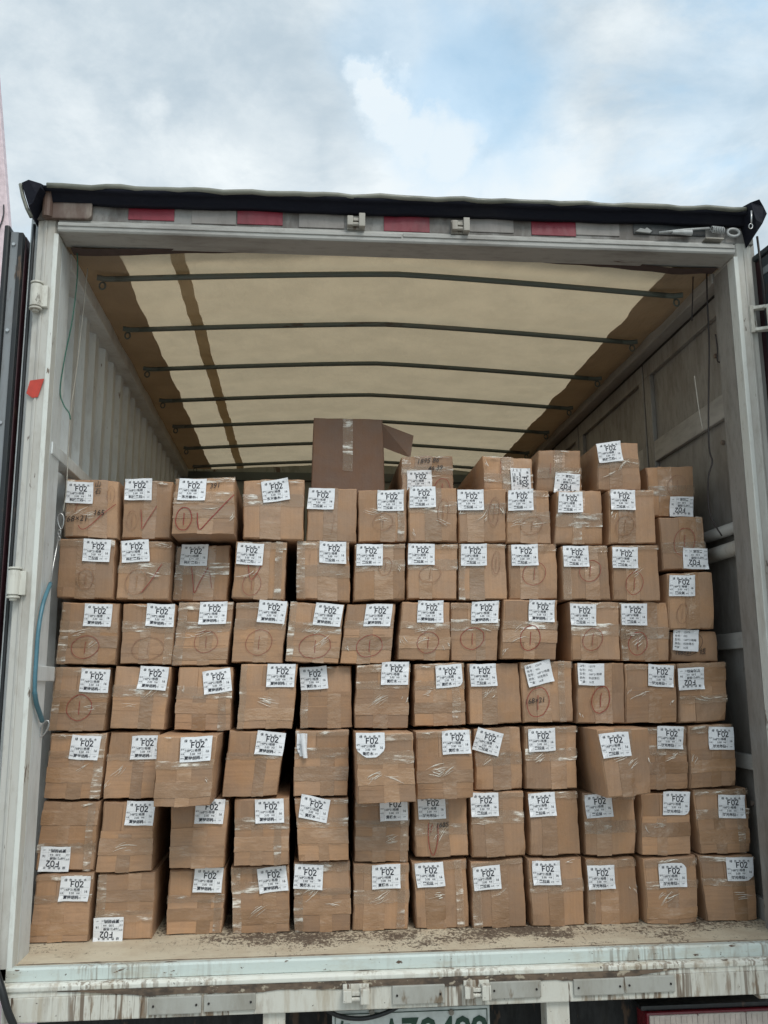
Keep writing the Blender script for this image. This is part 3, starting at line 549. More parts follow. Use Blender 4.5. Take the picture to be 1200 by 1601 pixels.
# ------------------------------------------------------------------ cartons
SY = .272
class Face:
    """the crumpled front of a carton: u to the right, v up, both 0..1"""
    def __init__(s, quad, Y, seed, crush=1.0):
        s.c = [at(x, y, Y) for x, y in quad]; s.Y = Y; rs = np.random.RandomState(seed)
        s.w = (np.linalg.norm(s.c[1]-s.c[0])+np.linalg.norm(s.c[2]-s.c[3]))/2; s.h = (np.linalg.norm(s.c[3]-s.c[0])+np.linalg.norm(s.c[2]-s.c[1]))/2
        s.k = rs.uniform(-7, 7, (5, 2)); s.p = rs.uniform(0, 6.28, 5); s.a = rs.uniform(.0005, .0013, 5)*crush; s.b = rs.uniform(-.001, .005)*crush
        s.e = rs.uniform(0, 6.28, 8); s.crush = crush
        s.d = [(cu, cv, rs.uniform(.003, .010)*crush, rs.uniform(.07, .16)) for cu, cv in ((0, 0), (1, 0), (0, 1), (1, 1)) if rs.rand() < .5]+[(rs.uniform(.1, .9), rs.uniform(.1, .9), rs.uniform(.001, .004)*crush, rs.uniform(.08, .2)) for _ in range(2)]
        for k in range(4): s.c[k] = s.c[k]+np.array((rs.uniform(-.0015, .0015), 0, rs.uniform(-.0015, .0015)))*crush
    def H(s, u, v):
        h = s.b*np.sin(np.pi*np.clip(u, 0, 1))*np.sin(np.pi*np.clip(v, 0, 1))
        for (a, b), p, m in zip(s.k, s.p, s.a): h = h+m*np.sin(a*u+b*v+p)
        for du, dv, dd, r_ in s.d: h = h-dd*np.exp(-((u-du)**2+(v-dv)**2)/(r_*r_))
        return h
    def S(s, u, v, off=0.0):
        u = np.asarray(u, float); v = np.asarray(v, float); tl, tr, br, bl = s.c
        ww = .0026*s.crush/s.w; hh = .0021*s.crush/s.h
        u2 = u+ww*((np.sin(v*3.1+s.e[0])+.35*np.sin(v*14+s.e[4]))*(1-u)*.7+(np.sin(v*3.6+s.e[1])+.35*np.sin(v*16+s.e[5]))*u*.7)*np.sin(np.pi*np.clip(v, 0, 1)); v2 = v+hh*((np.sin(u*3.0+s.e[2])+.4*np.sin(u*15+s.e[6]))*(1-v)*.8+(np.sin(u*3.4+s.e[3])+.4*np.sin(u*17+s.e[7]))*v*.8)*np.sin(np.pi*np.clip(u, 0, 1))
        P_ = (np.multiply.outer((1-u2)*(1-v2), bl)+np.multiply.outer(u2*(1-v2), br)+np.multiply.outer(u2*v2, tr)+np.multiply.outer((1-u2)*v2, tl))
        P_[..., 1] -= s.H(u, v)+off; return P_
def carton_mesh(fc, L, r=.005, n=11, lean=(0, 0)):
    m = MB(); us = np.linspace(0, 1, n); ru, rv = r/fc.w, r/fc.h
    gu, gv = np.meshgrid(ru+us*(1-2*ru), rv+us*(1-2*rv)); G = fc.S(gu, gv); vs = [tuple(p) for p in G.reshape(-1, 3)]; fs = []
    for j in range(n-1):
        for i in range(n-1): fs.append((j*n+i, j*n+i+1, (j+1)*n+i+1, (j+1)*n+i))
    loop = [(0, i) for i in range(n)]+[(j, n-1) for j in range(1, n)]+[(n-1, i) for i in range(n-2, -1, -1)]+[(j, 0) for j in range(n-2, 0, -1)]
    prev = [j*n+i for j, i in loop]; rng = np.random.RandomState(int(fc.w*1e6) % 9999); wob = rng.uniform(-.0012, .0012, len(loop))
    L_ = len(loop); cen = sum(fc.c)/4
    def ring(off, dy, sc=1.0, flat=False):
        nonlocal prev
        o = len(vs)
        for k, (j, i) in enumerate(loop):
            u = us[i]; v = us[j]; uu = ru+u*(1-2*ru); vv = rv+v*(1-2*rv)
            if i == 0: uu -= off*ru
            if i == n-1: uu += off*ru
            if j == 0: vv -= off*rv
            if j == n-1: vv += off*rv
            p = fc.S(np.array(uu), np.array(vv)); y = (fc.Y+dy) if flat else p[1]+dy
            p = np.array((p[0]+lean[0]*dy, y, p[2]+lean[1]*dy)); p[[0, 2]] += wob[k]*off
            vs.append(tuple(p))
        cur = list(range(o, o+L_))
        for k in range(L_): fs.append((prev[k], prev[(k+1) % L_], cur[(k+1) % L_], cur[k]))
        prev = cur
    ring(.7, r*.3); ring(1, r); ring(1, .12); ring(1, L*.5, flat=True); ring(1, L, flat=True); fs.append(tuple(prev))
    return m.add(vs, fs)
def patch(fc, u0, u1, v0, v1, off, th=.0015, nu=6, nv=5, skew=0.0, rag=0.0, seed=0, clip=None):
    r = np.random.RandomState(seed+7); us = np.linspace(0, 1, nu+1); vs_ = np.linspace(0, 1, nv+1); gu, gv = np.meshgrid(us, vs_)
    U = u0+gu*(u1-u0)+skew*(gv-.5); V = v0+gv*(v1-v0)
    if rag:
        V[0] += r.uniform(-rag, rag, nu+1); V[-1] += r.uniform(-rag, rag, nu+1); U[:, 0] += r.uniform(-rag, rag, nv+1); U[:, -1] += r.uniform(-rag, rag, nv+1)
    return slab(fc.S(U, V, off), fc.S(U, V, off-th), nu, nv)
def slab(A, B, nu, nv):
    n = nu+1; na = A.shape[0]*A.shape[1]; vs = [tuple(p) for p in A.reshape(-1, 3)]; fs = [(j*n+i, j*n+i+1, (j+1)*n+i+1, (j+1)*n+i) for j in range(nv) for i in range(nu)]
    loop = [i for i in range(n)]+[j*n+nu for j in range(1, nv+1)]+[nv*n+i for i in range(nu-1, -1, -1)]+[j*n for j in range(nv-1, 0, -1)]
    Bf = B.reshape(-1, 3); vs += [tuple(Bf[k]) for k in loop]; L_ = len(loop)
    fs += [(loop[k], na+k, na+(k+1) % L_, loop[(k+1) % L_]) for k in range(L_)]
    return MB().add(vs, fs)
# ---- printed labels
LW, LH = .092, .0755
NAMES = {'H': '黑拉丝', 'M': '蒙特胡桃', 'Y': '黄杨木', 'S': '时光布拉', 'K': '科技黑石', 'D': '东方橡木'}
def stroke2(pts, w):                           # flat pen stroke in label metres
    pts = [np.array(p, float) for p in pts]; vs = []; fs = []
    for i, p in enumerate(pts):
        t = pts[min(i+1, len(pts)-1)]-pts[max(i-1, 0)]; t = t/(np.linalg.norm(t)+1e-9); nn = np.array((-t[1], t[0]))*w/2; vs += [p+nn, p-nn]
    for i in range(len(pts)-1): fs.append((2*i, 2*i+1, 2*i+3, 2*i+2))
    return np.array(vs), fs
def layout(var):
    V = []; Fs = []
    def put(v, f, x, y):
        o = sum(len(a) for a in V); V.append(np.array(v)+np.array((x, y))); Fs.extend(tuple(i+o for i in q) for q in f)
    def tx(s, size, fx, fy, bold=0.0, align='CENTER'):
        v, f = text_mesh(s, size, bold, 0, align); put(v, f, (fx-.5)*LW, (.5-fy)*LH)
    def bar(x0, x1, y, t=.0005): put(*stroke2([((x0-.5)*LW, (.5-y)*LH), ((x1-.5)*LW, (.5-y)*LH)], t), 0, 0)
    def vbar(x, y0, y1, t=.0005): put(*stroke2([((x-.5)*LW, (.5-y0)*LH), ((x-.5)*LW, (.5-y1)*LH)], t), 0, 0)
    if var == 'T':
        for i, (a, b_) in enumerate((('编号：', '12079'), ('色号：', 'F02'), ('型号：', '168*21格栅'), ('颜色：', '科技黑石'), ('数量：', '16支'))):
            tx(a, .0095, .06, .13+i*.18, .0, 'LEFT'); tx(b_, .0095, .40, .13+i*.18, .0, 'LEFT')
        return np.concatenate(V), Fs
    for ch_, x, q in zip('绿色生态木', (.17, .33, .49, .64, .81), (.0092, .0092, .0078, .0092, .0092)): tx(ch_, q, x, .165, .0001)
    for pts, dx in (([(.0, 1), (.0, 0)], .36), ([(-.02, .95), (.55, 1.0)], .36), ([(-.08, .5), (.45, .53)], .36),
                    ([(.3+.3*math.cos(t), .5+.5*math.sin(t)) for t in np.linspace(0, 6.28, 15)], .50),
                    ([(0, .78), (.12, .96), (.36, 1), (.56, .8), (.42, .5), (.1, .15), (0, .02), (.3, .04), (.65, .05)], .65)):
        put(*stroke2([((dx-.5+p[0]*.185)*LW, (.5-.435+p[1]*.225)*LH) for p in pts], .0034), 0, 0)
    tx('型号', .0055, .075, .50); tx('168*21格栅', .0098, .41, .545, .00012); tx('长度', .0055, .075, .685); tx('3.00', .0092, .40, .685, .0001); tx('数量', .0055, .62, .685); tx('16', .0105, .87, .62, .0002)
    tx('颜色', .0055, .075, .86); tx(NAMES[var], .0115, .40, .855, .0003); tx('色号', .005, .68, .87); tx('1207', .005, .87, .86)
    bar(.03, .97, .455, .00025); bar(.03, .72, .62, .00025); bar(.03, .97, .765, .00025); vbar(.15, .46, .95, .00025); vbar(.73, .46, .95, .00025)
    return np.concatenate(V), Fs
LAY = {k: layout(k) for k in 'HMYSKDT'}
def on_face(fc, P2, cu, cv_, ang, off):
    ca, sa = math.cos(ang), math.sin(ang); x = P2[:, 0]*ca-P2[:, 1]*sa; y = P2[:, 0]*sa+P2[:, 1]*ca
    return fc.S(cu+x/fc.w, cv_+y/fc.h, off)
def uv_of(fc, px, py):                        # pixel of the photograph to the face's own coordinates
    p = at(px, py, fc.Y); tl, tr, br, bl = fc.c; u = v = .5
    for _ in range(8):
        v = ((p[2]-(bl[2]*(1-u)+br[2]*u))/((tl[2]*(1-u)+tr[2]*u)-(bl[2]*(1-u)+br[2]*u)))
        u = ((p[0]-(bl[0]*(1-v)+tl[0]*v))/((br[0]*(1-v)+tr[0]*v)-(bl[0]*(1-v)+tl[0]*v)))
    return u, v
BOXN = 0
def make_carton(quad, proud=0.0, lab=None, marks=(), style=None, L=3.0, label='', group=None, mat='kraft_vertical', name='cardboard_box', crush=1.0, cut=None, lean=(0, 0), film=None, zbot=None):
    global BOXN
    BOXN += 1; seed = BOXN*17+3; rr = random.Random(seed); Y = SY-proud; fc = Face(quad, Y, seed, crush)
    if zbot is not None:
        for k in (2, 3): fc.c[k] = fc.c[k]+(zbot-fc.c[k][2])*np.array((0, 0, 1.0))
        fc.h = (np.linalg.norm(fc.c[3]-fc.c[0])+np.linalg.norm(fc.c[2]-fc.c[1]))/2
    base = ((fc.c[2]+fc.c[3])/2); base = (float(base[0]), float(base[1]), float(base[2])+FZ)
    root = empty(name, base); tag(root, label, 'box', group)
    def bp(m, n, mt, par=root, **k): return m.build(n, mt, par, base=base, **k)
    def sub(m, n, mt, par, **k): return m.build(n, mt, par, base=base, **k)
    bd = bp(carton_mesh(fc, L, lean=lean), 'carton', mat); bd.data.shade_smooth()
    for p_ in bd.data.polygons: p_.use_smooth = True
    try: bd.data.set_sharp_from_angle(angle=math.radians(50))
    except Exception: pass
    top = .0045; var = lab[2] if lab else None; up = bool(lab and len(lab) > 4 and lab[4])
    if style is None: style = 'flap' if var in ('M', 'Y', 'S') else 'plain'
    if style == 'flap':
        su = rr.uniform(.34, .46); fv = rr.uniform(.56, .66); g_ = .007
        y = (lambda v: 1-v) if up else (lambda v: v)
        def pv(a, b): return (min(y(a), y(b)), max(y(a), y(b)))
        a, b_ = pv(.4, .975)
        bp(patch(fc, .03, su-g_, a, b_, .0022, .0025, 4, 4), 'inner_flap', 'kraft_vertical')
        bp(patch(fc, su+g_, .975, a, b_, .0022, .0025, 5, 4), 'inner_flap', 'kraft_vertical')
        a, b_ = pv(.012, fv); fl = bp(patch(fc, .012, .988, a, b_, .0048, .003, 8, 6, rag=.003, seed=seed), 'outer_flap', 'kraft_horizontal')
        for k in range(rr.choice((0, 1, 1, 2))):     # pressed ridges across the flap
            v = rr.uniform(.05, fv-.06); a, b_ = pv(v, v+rr.uniform(.005, .009)); bp(patch(fc, .02, rr.uniform(.8, .98), a, b_,   .0056, .0012, 8, 1, rag=.002, seed=seed+k), 'ridge', 'kraft_horizontal')
        u = rr.uniform(.3, .55); wd = rr.uniform(.2, .28); a, b_ = pv(-.0, fv-.03); bp(patch(fc, u, u+wd, a, b_, .0058, .0011, 4, 6, rag=.004, seed=seed), 'tape_strip', 'tape_brown')
        if rr.random() < .7:
            v = rr.uniform(.08, .3); a, b_ = pv(v, v+rr.uniform(.16, .24)); bp(patch(fc, .0, 1.0, a, b_, .0064, .0011, 8, 3, rag=.006, seed=seed), 'tape_strip', 'tape_brown')
        if rr.random() < .85:
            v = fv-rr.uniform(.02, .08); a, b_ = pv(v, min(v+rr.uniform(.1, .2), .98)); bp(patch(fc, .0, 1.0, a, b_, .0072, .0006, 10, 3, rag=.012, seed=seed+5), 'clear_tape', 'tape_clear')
    elif style == 'plain':
        su = rr.uniform(.35, .65)
        bp(patch(fc, .02, su-.005, .02, .98, .0022, .0025, 5, 6), 'end_flap', 'kraft_vertical'); bp(patch(fc, su+.005, .98, .02, .98, .0022, .0025, 5, 6), 'end_flap', 'kraft_vertical')
        wd = rr.uniform(.13, .2); bp(patch(fc, su-wd, su+wd, .0, 1.0, .0036, .0011, 4, 8, rag=.004, seed=seed), 'tape_strip', 'tape_brown')
        if rr.random() < .6:
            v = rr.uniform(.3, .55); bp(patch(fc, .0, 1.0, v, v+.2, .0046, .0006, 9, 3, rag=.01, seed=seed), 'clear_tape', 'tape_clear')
    elif style == 'gloss':
        bp(patch(fc, .36, .62, .0, 1.0, .0020, .0011, 4, 8, rag=.004, seed=seed), 'tape_strip', 'tape_brown')
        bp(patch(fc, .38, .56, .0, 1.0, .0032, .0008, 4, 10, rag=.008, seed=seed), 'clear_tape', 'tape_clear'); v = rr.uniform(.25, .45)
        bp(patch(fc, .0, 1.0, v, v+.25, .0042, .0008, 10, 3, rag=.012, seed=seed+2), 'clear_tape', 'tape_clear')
    elif style == 'single':
        bp(patch(fc, .42, .56, .35, .995, .0022, .0012, 3, 8, rag=.004, seed=seed), 'tape_strip', 'tape_clear')
    if style in ('flap', 'plain') and rr.random() < .6:
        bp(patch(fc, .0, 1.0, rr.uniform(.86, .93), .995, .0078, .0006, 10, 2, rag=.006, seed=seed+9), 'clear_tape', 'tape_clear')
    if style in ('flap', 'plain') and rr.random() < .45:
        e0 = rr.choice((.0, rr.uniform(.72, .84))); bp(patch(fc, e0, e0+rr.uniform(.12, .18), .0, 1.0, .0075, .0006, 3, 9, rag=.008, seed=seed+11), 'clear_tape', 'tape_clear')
    # pale ribbons painted as sky glints on folds of the clear wrap
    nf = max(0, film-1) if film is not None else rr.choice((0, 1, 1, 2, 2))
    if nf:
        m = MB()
        def glint(cu, cv2, l_, a, w_, bend=0.0):
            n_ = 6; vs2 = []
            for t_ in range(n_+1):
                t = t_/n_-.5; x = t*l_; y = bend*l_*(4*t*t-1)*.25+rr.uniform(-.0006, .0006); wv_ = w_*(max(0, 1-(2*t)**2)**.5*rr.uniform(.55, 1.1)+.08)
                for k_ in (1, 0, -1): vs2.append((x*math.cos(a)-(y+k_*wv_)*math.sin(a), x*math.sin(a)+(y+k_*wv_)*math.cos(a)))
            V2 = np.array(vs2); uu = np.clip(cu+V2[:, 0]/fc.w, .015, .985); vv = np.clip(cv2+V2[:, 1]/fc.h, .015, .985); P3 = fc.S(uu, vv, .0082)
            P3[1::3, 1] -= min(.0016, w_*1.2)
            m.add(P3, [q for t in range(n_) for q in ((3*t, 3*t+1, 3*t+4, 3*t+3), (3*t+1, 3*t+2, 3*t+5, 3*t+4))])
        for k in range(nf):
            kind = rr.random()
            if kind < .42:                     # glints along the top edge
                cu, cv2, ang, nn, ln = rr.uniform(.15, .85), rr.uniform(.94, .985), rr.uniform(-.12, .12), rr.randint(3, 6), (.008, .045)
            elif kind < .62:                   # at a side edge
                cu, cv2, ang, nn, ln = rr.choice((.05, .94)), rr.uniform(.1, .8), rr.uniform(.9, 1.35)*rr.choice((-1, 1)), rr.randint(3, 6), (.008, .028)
            else:                              # glints radiating along folds in the wrap
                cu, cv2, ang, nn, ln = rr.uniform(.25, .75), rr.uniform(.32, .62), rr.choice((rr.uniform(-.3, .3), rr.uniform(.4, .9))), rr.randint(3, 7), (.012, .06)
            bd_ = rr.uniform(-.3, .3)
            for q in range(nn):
                l_ = rr.uniform(*ln); glint(cu+rr.gauss(0, .05), cv2+(q-nn/2)*.016*(kind > .42)+rr.gauss(0, .008), l_, ang+rr.gauss(0, .13), rr.uniform(.0003, .0011)*(1.3 if l_ < .015 else .8), bd_)
        tag(bp(m, 'film_glint', 'glint_film', smooth=True), kind='stuff')
    # ticks, rings and written figures
    for mk in marks:
        kind, data, w_, ink = mk; off = .0086
        if kind == 'ring':
            px, py, rx, ry = data; r2 = random.Random(seed+int(px)); pts = []
            for i in range(23):
                t = 1.9-2*math.pi*1.04*i/22; k_ = 1+.07*math.sin(2*t+r2.uniform(0, .6))+.02*r2.uniform(-1, 1); pts.append((px+rx*k_*math.cos(t), py-ry*k_*math.sin(t)))
            lines = [pts, [(px+rx*.05, py-ry*.5), (px+rx*.0, py), (px-rx*.02, py+ry*.55)]]
        elif kind == 'line': lines = [data]
        else: lines = []
        m = MB()
        for ln_ in lines:
            cp = curve_pts([(x, y, 0) for x, y in ln_], 4); uvs = np.array([uv_of(fc, p_[0], p_[1]) for p_ in cp])
            mm = np.stack([(uvs[:, 0]-.5)*fc.w, (uvs[:, 1]-.5)*fc.h], 1); v_, f_ = stroke2(list(mm), w_); m.add(on_face(fc, v_, .5, .5, 0, off), f_)
        if kind == 'text':
            px, py, s_, size = data; u, v = uv_of(fc, px, py); tv, tf = text_mesh(s_, size, .0002, .25); m.add(on_face(fc, tv, u, v, .08, off), tf)
        if m.v: bp(m, 'marker_writing', ink)
    if lab:
        px, py, var, ang = lab[:4]; ang = math.radians(ang)+(math.pi if up else 0); u, v = uv_of(fc, px, py); nu, nv = 6, 5
        gx, gy = np.meshgrid(np.linspace(-.5, .5, nu+1)*LW, np.linspace(-.5, .5, nv+1)*LH); P2 = np.stack([gx.ravel(), gy.ravel()], 1)
        if cut:                                            # torn or rounded-off corner
            for i in range(len(P2)):
                for (sx, sy, amt) in cut:
                    d_ = (P2[i, 0]*sx/LW+P2[i, 1]*sy/LH)
                    if d_ > 1-amt: P2[i] -= np.array((sx*LW, sy*LH))*(d_-(1-amt))/2
        off = .0092; A = on_face(fc, P2, u, v, ang, off); rl = np.random.RandomState(seed)
        lift = np.zeros(len(P2)); e_ = (np.abs(P2[:, 0])/LW*2)**6*(np.abs(P2[:, 1])/LH*2)**6; lift += e_*rl.uniform(0, .006, len(P2)); A[:, 1] -= lift
        B = A.copy(); B[:, 1] += .0011
        sl = bp(slab(A.reshape(nv+1, nu+1, 3), B.reshape(nv+1, nu+1, 3), nu, nv), 'shipping_label', 'label_paper')
        lv, lf = LAY[var]
        if style == 'peel_':
            pass
        keep = lf
        if cut:
            bad = np.array([any((p_[0]*sx/LW+p_[1]*sy/LH) > 1-amt-.03 for sx, sy, amt in cut) for p_ in lv]); keep = [q for q in lf if not any(bad[i] for i in q)]
        sub(MB().add(on_face(fc, lv, u, v, ang, off+.0007), keep), 'printed_text', 'print_ink', sl)
    return root, fc, base
ORD = ['first', 'second', 'third', 'fourth', 'fifth', 'sixth', 'seventh', 'eighth', 'ninth', 'tenth', 'eleventh', 'twelfth']
ROWN = {1: 'topmost full row', 2: 'second full row', 3: 'third full row', 4: 'fourth full row', 5: 'fifth full row', 6: 'sixth full row', 7: 'bottom row'}
def tick(*p): return ('line', list(p), .0022, 'marker_red')
def ring(x, y, rx=17, ry=19, ink='marker_brown', w=.0019): return ('ring', (x, y, rx, ry), w, ink)
R_, B_, F_ = 'marker_red', 'marker_brown', 'marker_faint'
def wr_(x, y, s, size=.022): return ('text', (x, y, s, size), 0, 'marker_black')
Q = {}
# row: list of (quad TL TR BR BL, proud, label(px,py,variant,angle,upside), marks, extras)
Q[1] = [
 ([(105,749),(186,753),(184,843),(100,839)], 0, (125,771,'K',0), [wr_(117,812,'168×21',.028), wr_(155,803,'165',.026), wr_(153,759,'山',.022), wr_(153,770,'石',.022), tick((123,822),(128,828),(138,825),(160,806),(182,789)), ('line',[(123,785),(118,800)],.0015,B_), ('ring',(174,775,6,14),.0012,F_)], {}),
 ([(193,753),(270,753),(266,842),(190,842)], -.01, (217,766,'K',0), [tick((220,797),(221,812),(222,827),(230,813),(245,792)), ring(206,813,8,14,F_)], {}),
 ([(275,749),(368,746),(366,836),(267,835)], .10, (301,766,'D',-2), [ring(287,812,12,18,R_,.0026), ('line',[(308,803),(309,818),(313,829),(330,810),(350,790),(366,774)],.003,R_), wr_(336,760,'391',.024)], {'style':'flap','film':5}),
 ([(381,751),(476,750),(474,844),(380,842)], .02, (431,768,'D',8), [], {'style':'plain','film':5}),
 ([(483,764),(558,764),(557,849),(479,846)], 0, (502,781,'H',-2), [('line',[(524,803),(518,835)],.0014,F_)], {}),
 ([(560,766),(636,766),(635,847),(560,849)], -.006, (610,783,'H',0), [ring(598,816,15,14,F_)], {'film':4}),
 ([(638,763),(714,763),(714,847),(639,847)], .008, (660,778,'H',1), [ring(692,800,8,20,F_)], {'film':4}),
 ([(716,765),(790,764),(791,847),(717,848)], 0, (735,782,'H',1), [ring(772,800,8,22,F_)], {'film':4}),
 ([(792,767),(857,767),(862,850),(792,848)], .004, (813,783,'H',1), [ring(830,822,16,14,F_)], {'film':4}),
 ([(870,768),(940,767),(942,851),(866,850)], 0, (890,786,'H',0), [], {'style':'gloss','film':5}),
 ([(951,766),(1022,766),(1026,850),(952,850)], 0, (972,782,'H',-1), [ring(975,822,14,16,F_)], {'film':3})]
Q[2] = [
 ([(93,842),(180,844),(177,937),(87,933)], 0, (152,861,'H',-1), [ring(134,905,12,16,F_)], {}),
 ([(188,845),(268,846),(263,937),(181,937)], .01, (212,862,'K',5), [tick((222,927),(238,905),(253,882)), ring(213,910,16,20,F_)], {}),
 ([(277,855),(360,852),(355,940),(270,938)], -.05, (304,868,'K',-2), [tick((299,887),(302,915),(304,927),(313,908),(325,887)), ('line',[(326,890),(331,920)],.0016,B_)], {}),
 ([(369,846),(449,848),(444,939),(362,935)], .01, (391,866,'K',-1), [tick((388,884),(391,905),(400,898),(411,878)), ring(393,913,14,18,B_,.0014)], {'style':'plain'}),
 ([(465,846),(545,847),(546,941),(463,936)], 0, (520,864,'H',-1), [('line',[(485,862),(484,880)],.0014,F_)], {}),
 ([(555,852),(633,850),(633,937),(553,939)], .01, (577,868,'H',-1), [ring(602,886,10,14,F_)], {'film':4}),
 ([(638,850),(715,850),(714,937),(637,937)], 0, (658,867,'H',0), [ring(672,898,16,14,F_)], {}),
 ([(717,851),(790,851),(792,937),(717,937)], .004, (740,868,'H',0), [ring(775,880,6,18,F_)], {}),
 ([(795,851),(868,851),(871,936),(796,937)], 0, (819,868,'H',0), [ring(833,897,17,18,B_)], {}),
 ([(878,853),(948,853),(955,938),(880,938)], .006, (899,870,'H',0), [ring(921,893,16,17,'marker_brown',.0022)], {}),
 ([(956,853),(1027,852),(1032,940),(958,938)], 0, (976,872,'H',0), [ring(990,912,13,18,R_,.0016)], {})]
Q[3] = [
 ([(98,942),(188,943),(180,1040),(87,1038)], 0, (154,962,'M',-1), [ring(133,1012,21,18,B_)], {}),
 ([(193,944),(275,944),(268,1039),(187,1037)], .006, (251,962,'M',-2), [ring(231,1014,24,18,F_)], {}),
 ([(280,942),(364,941),(355,1038),(268,1040)], 0, (333,958,'M',0), [ring(322,1003,18,17,B_,.0014)], {}),
 ([(370,942),(450,942),(441,1037),(362,1035)], .006, (425,957,'M',-3), [ring(405,1005,20,20,B_,.0014)], {}),
 ([(455,941),(538,946),(528,1037),(446,1034)], .012, (513,961,'M',-3), [ring(492,1010,24,19,B_)], {'film':5}),
 ([(543,944),(619,943),(610,1037),(531,1037)], 0, (591,962,'M',-1), [ring(577,1010,20,17,R_)], {}),
 ([(628,941),(703,942),(703,1033),(622,1031)], .01, (672,956,'M',0), [ring(668,1004,16,17,B_)], {'film':5}),
 ([(705,942),(781,941),(777,1033),(704,1032)], 0, (757,957,'M',0), [ring(738,998,18,17,R_)], {}),
 ([(787,937),(871,938),(868,1031),(783,1030)], .02, (845,955,'M',-1), [ring(827,998,15,20,R_,.0022)], {'film':4}),
 ([(890,941),(967,942),(970,1033),(893,1032)], 0, (910,961,'H',-1), [ring(925,1000,15,18,B_)], {}),
 ([(968,943),(1043,942),(1046,1033),(971,1033)], -.006, (990,961,'H',-1), [ring(996,1006,14,18,R_,.002)], {})]
Q[4] = [
 ([(88,1043),(173,1044),(162,1143),(76,1142)], 0, (149,1064,'M',-2), [ring(124,1106,19,20,R_)], {}),
 ([(182,1042),(267,1043),(257,1141),(172,1138)], .006, (240,1060,'M',-3), [], {}),
 ([(280,1044),(365,1042),(360,1142),(272,1141)], 0, (340,1065,'M',9), [], {}),
 ([(377,1039),(465,1039),(456,1139),(370,1139)], .01, (439,1056,'M',0), [], {}),
 ([(469,1043),(548,1042),(550,1138),(469,1138)], -.03, (490,1060,'Y',3), [], {'film':2}),
 ([(558,1040),(641,1038),(637,1138),(555,1138)], 0, (617,1053,'Y',0), [], {}),
 ([(648,1038),(725,1036),(728,1133),(647,1135)], .01, (701,1057,'Y',3), [], {'cut':[(1,-1,.12)]}),
 ([(730,1037),(809,1036),(815,1130),(733,1132)], 0, (754,1055,'H',1), [], {'film':4}),
 ([(813,1036),(893,1034),(897,1128),(818,1130)], .006, (842,1053,'T',12), [ring(840,1098,17,23,R_,.0022), wr_(835,1096,'168×21',.024)], {'film':1}),
 ([(899,1037),(974,1036),(977,1131),(902,1131)], 0, (922,1054,'T',-1), [ring(938,1094,14,21,R_,.0024)], {'film':2}),
 ([(977,1038),(1055,1038),(1057,1130),(979,1131)], .008, (1031,1056,'S',-4), [], {'film':4}),
 ([(1059,1037),(1133,1035),(1134,1127),(1062,1131)], 0, (1078,1061,'S',1,True), [], {'film':4})]
Q[5] = [
 ([(80,1147),(167,1146),(155,1248),(68,1248)], 0, (134,1168,'M',-3), [], {}),
 ([(172,1145),(250,1143),(240,1248),(160,1249)], 0, (228,1168,'M',0), [], {'film':4}),
 ([(246,1150),(340,1149),(328,1259),(239,1262)], .19, (307,1170,'M',2), [], {'film':3}),
 ([(359,1142),(445,1146),(433,1244),(347,1246)], .01, (422,1162,'M',-3), [], {}),
 ([(461,1142),(545,1141),(543,1244),(459,1245)], 0, (472,1164,'Y',0), [], {'peel':True}),
 ([(557,1146),(645,1146),(650,1253),(560,1257)], .15, (579,1164,'Y',1), [], {'cut':[(-1,-1,.3),(1,-1,.3)],'film':3}),
 ([(650,1143),(735,1140),(740,1247),(653,1250)], .075, (712,1160,'Y',1), [], {'film':5}),
 ([(741,1139),(813,1137),(817,1233),(743,1235)], 0, (762,1159,'H',-17), [], {'film':2}),
 ([(819,1136),(900,1135),(902,1232),(822,1234)], .004, (846,1156,'H',3), [], {'film':2}),
 ([(933,1141),(1014,1138),(1017,1240),(950,1247)], .15, (960,1164,'H',3), [], {'film':4}),
 ([(999,1137),(1072,1136),(1075,1233),(1002,1235)], 0, (1046,1153,'S',-2), [], {'film':4}),
 ([(1076,1136),(1145,1132),(1150,1228),(1079,1232)], .008, (1125,1154,'S',-3), [], {'film':5})]
Q[6] = [
 ([(68,1253),(157,1253),(147,1362),(55,1362)], 0, (87,1342,'M',-1,True), [], {}),
 ([(162,1253),(245,1253),(237,1362),(149,1363)], .008, (220,1270,'M',-2), [], {}),
 ([(268,1254),(358,1251),(350,1357),(263,1358)], 0, (328,1268,'M',-2), [], {}),
 ([(367,1250),(451,1247),(451,1352),(365,1355)], .01, (421,1267,'M',1), [], {}),
 ([(461,1248),(544,1247),(545,1345),(466,1348)], 0, (491,1263,'Y',-12), [], {'film':3}),
 ([(556,1249),(640,1249),(638,1347),(554,1348)], -.02, (615,1264,'Y',3), [], {'film':2}),
 ([(647,1247),(728,1246),(733,1338),(650,1341)], -.01, (674,1261,'S',1), [('line',[(669,1285),(670,1320),(677,1336),(684,1310),(684,1288)],.0022,R_), ('line',[(675,1287),(673,1300)],.0018,R_), wr_(690,1289,'1685',.022)], {'style':'plain','film':3}),
 ([(736,1238),(817,1237),(822,1338),(740,1340)], .006, (757,1257,'H',1), [], {'film':2}),
 ([(825,1238),(902,1237),(907,1335),(828,1338)], 0, (846,1257,'H',2), [], {'film':3}),
 ([(909,1240),(991,1238),(993,1335),(915,1338)], -.012, (934,1259,'H',2), [], {'film':1}),
 ([(1002,1240),(1077,1237),(1079,1335),(1003,1337)], .006, (1055,1255,'S',-3), [], {'cut':[(1,-1,.12)],'film':4}),
 ([(1083,1235),(1166,1232),(1172,1332),(1095,1335)], 0, (1142,1260,'S',-2), [], {'film':4})]
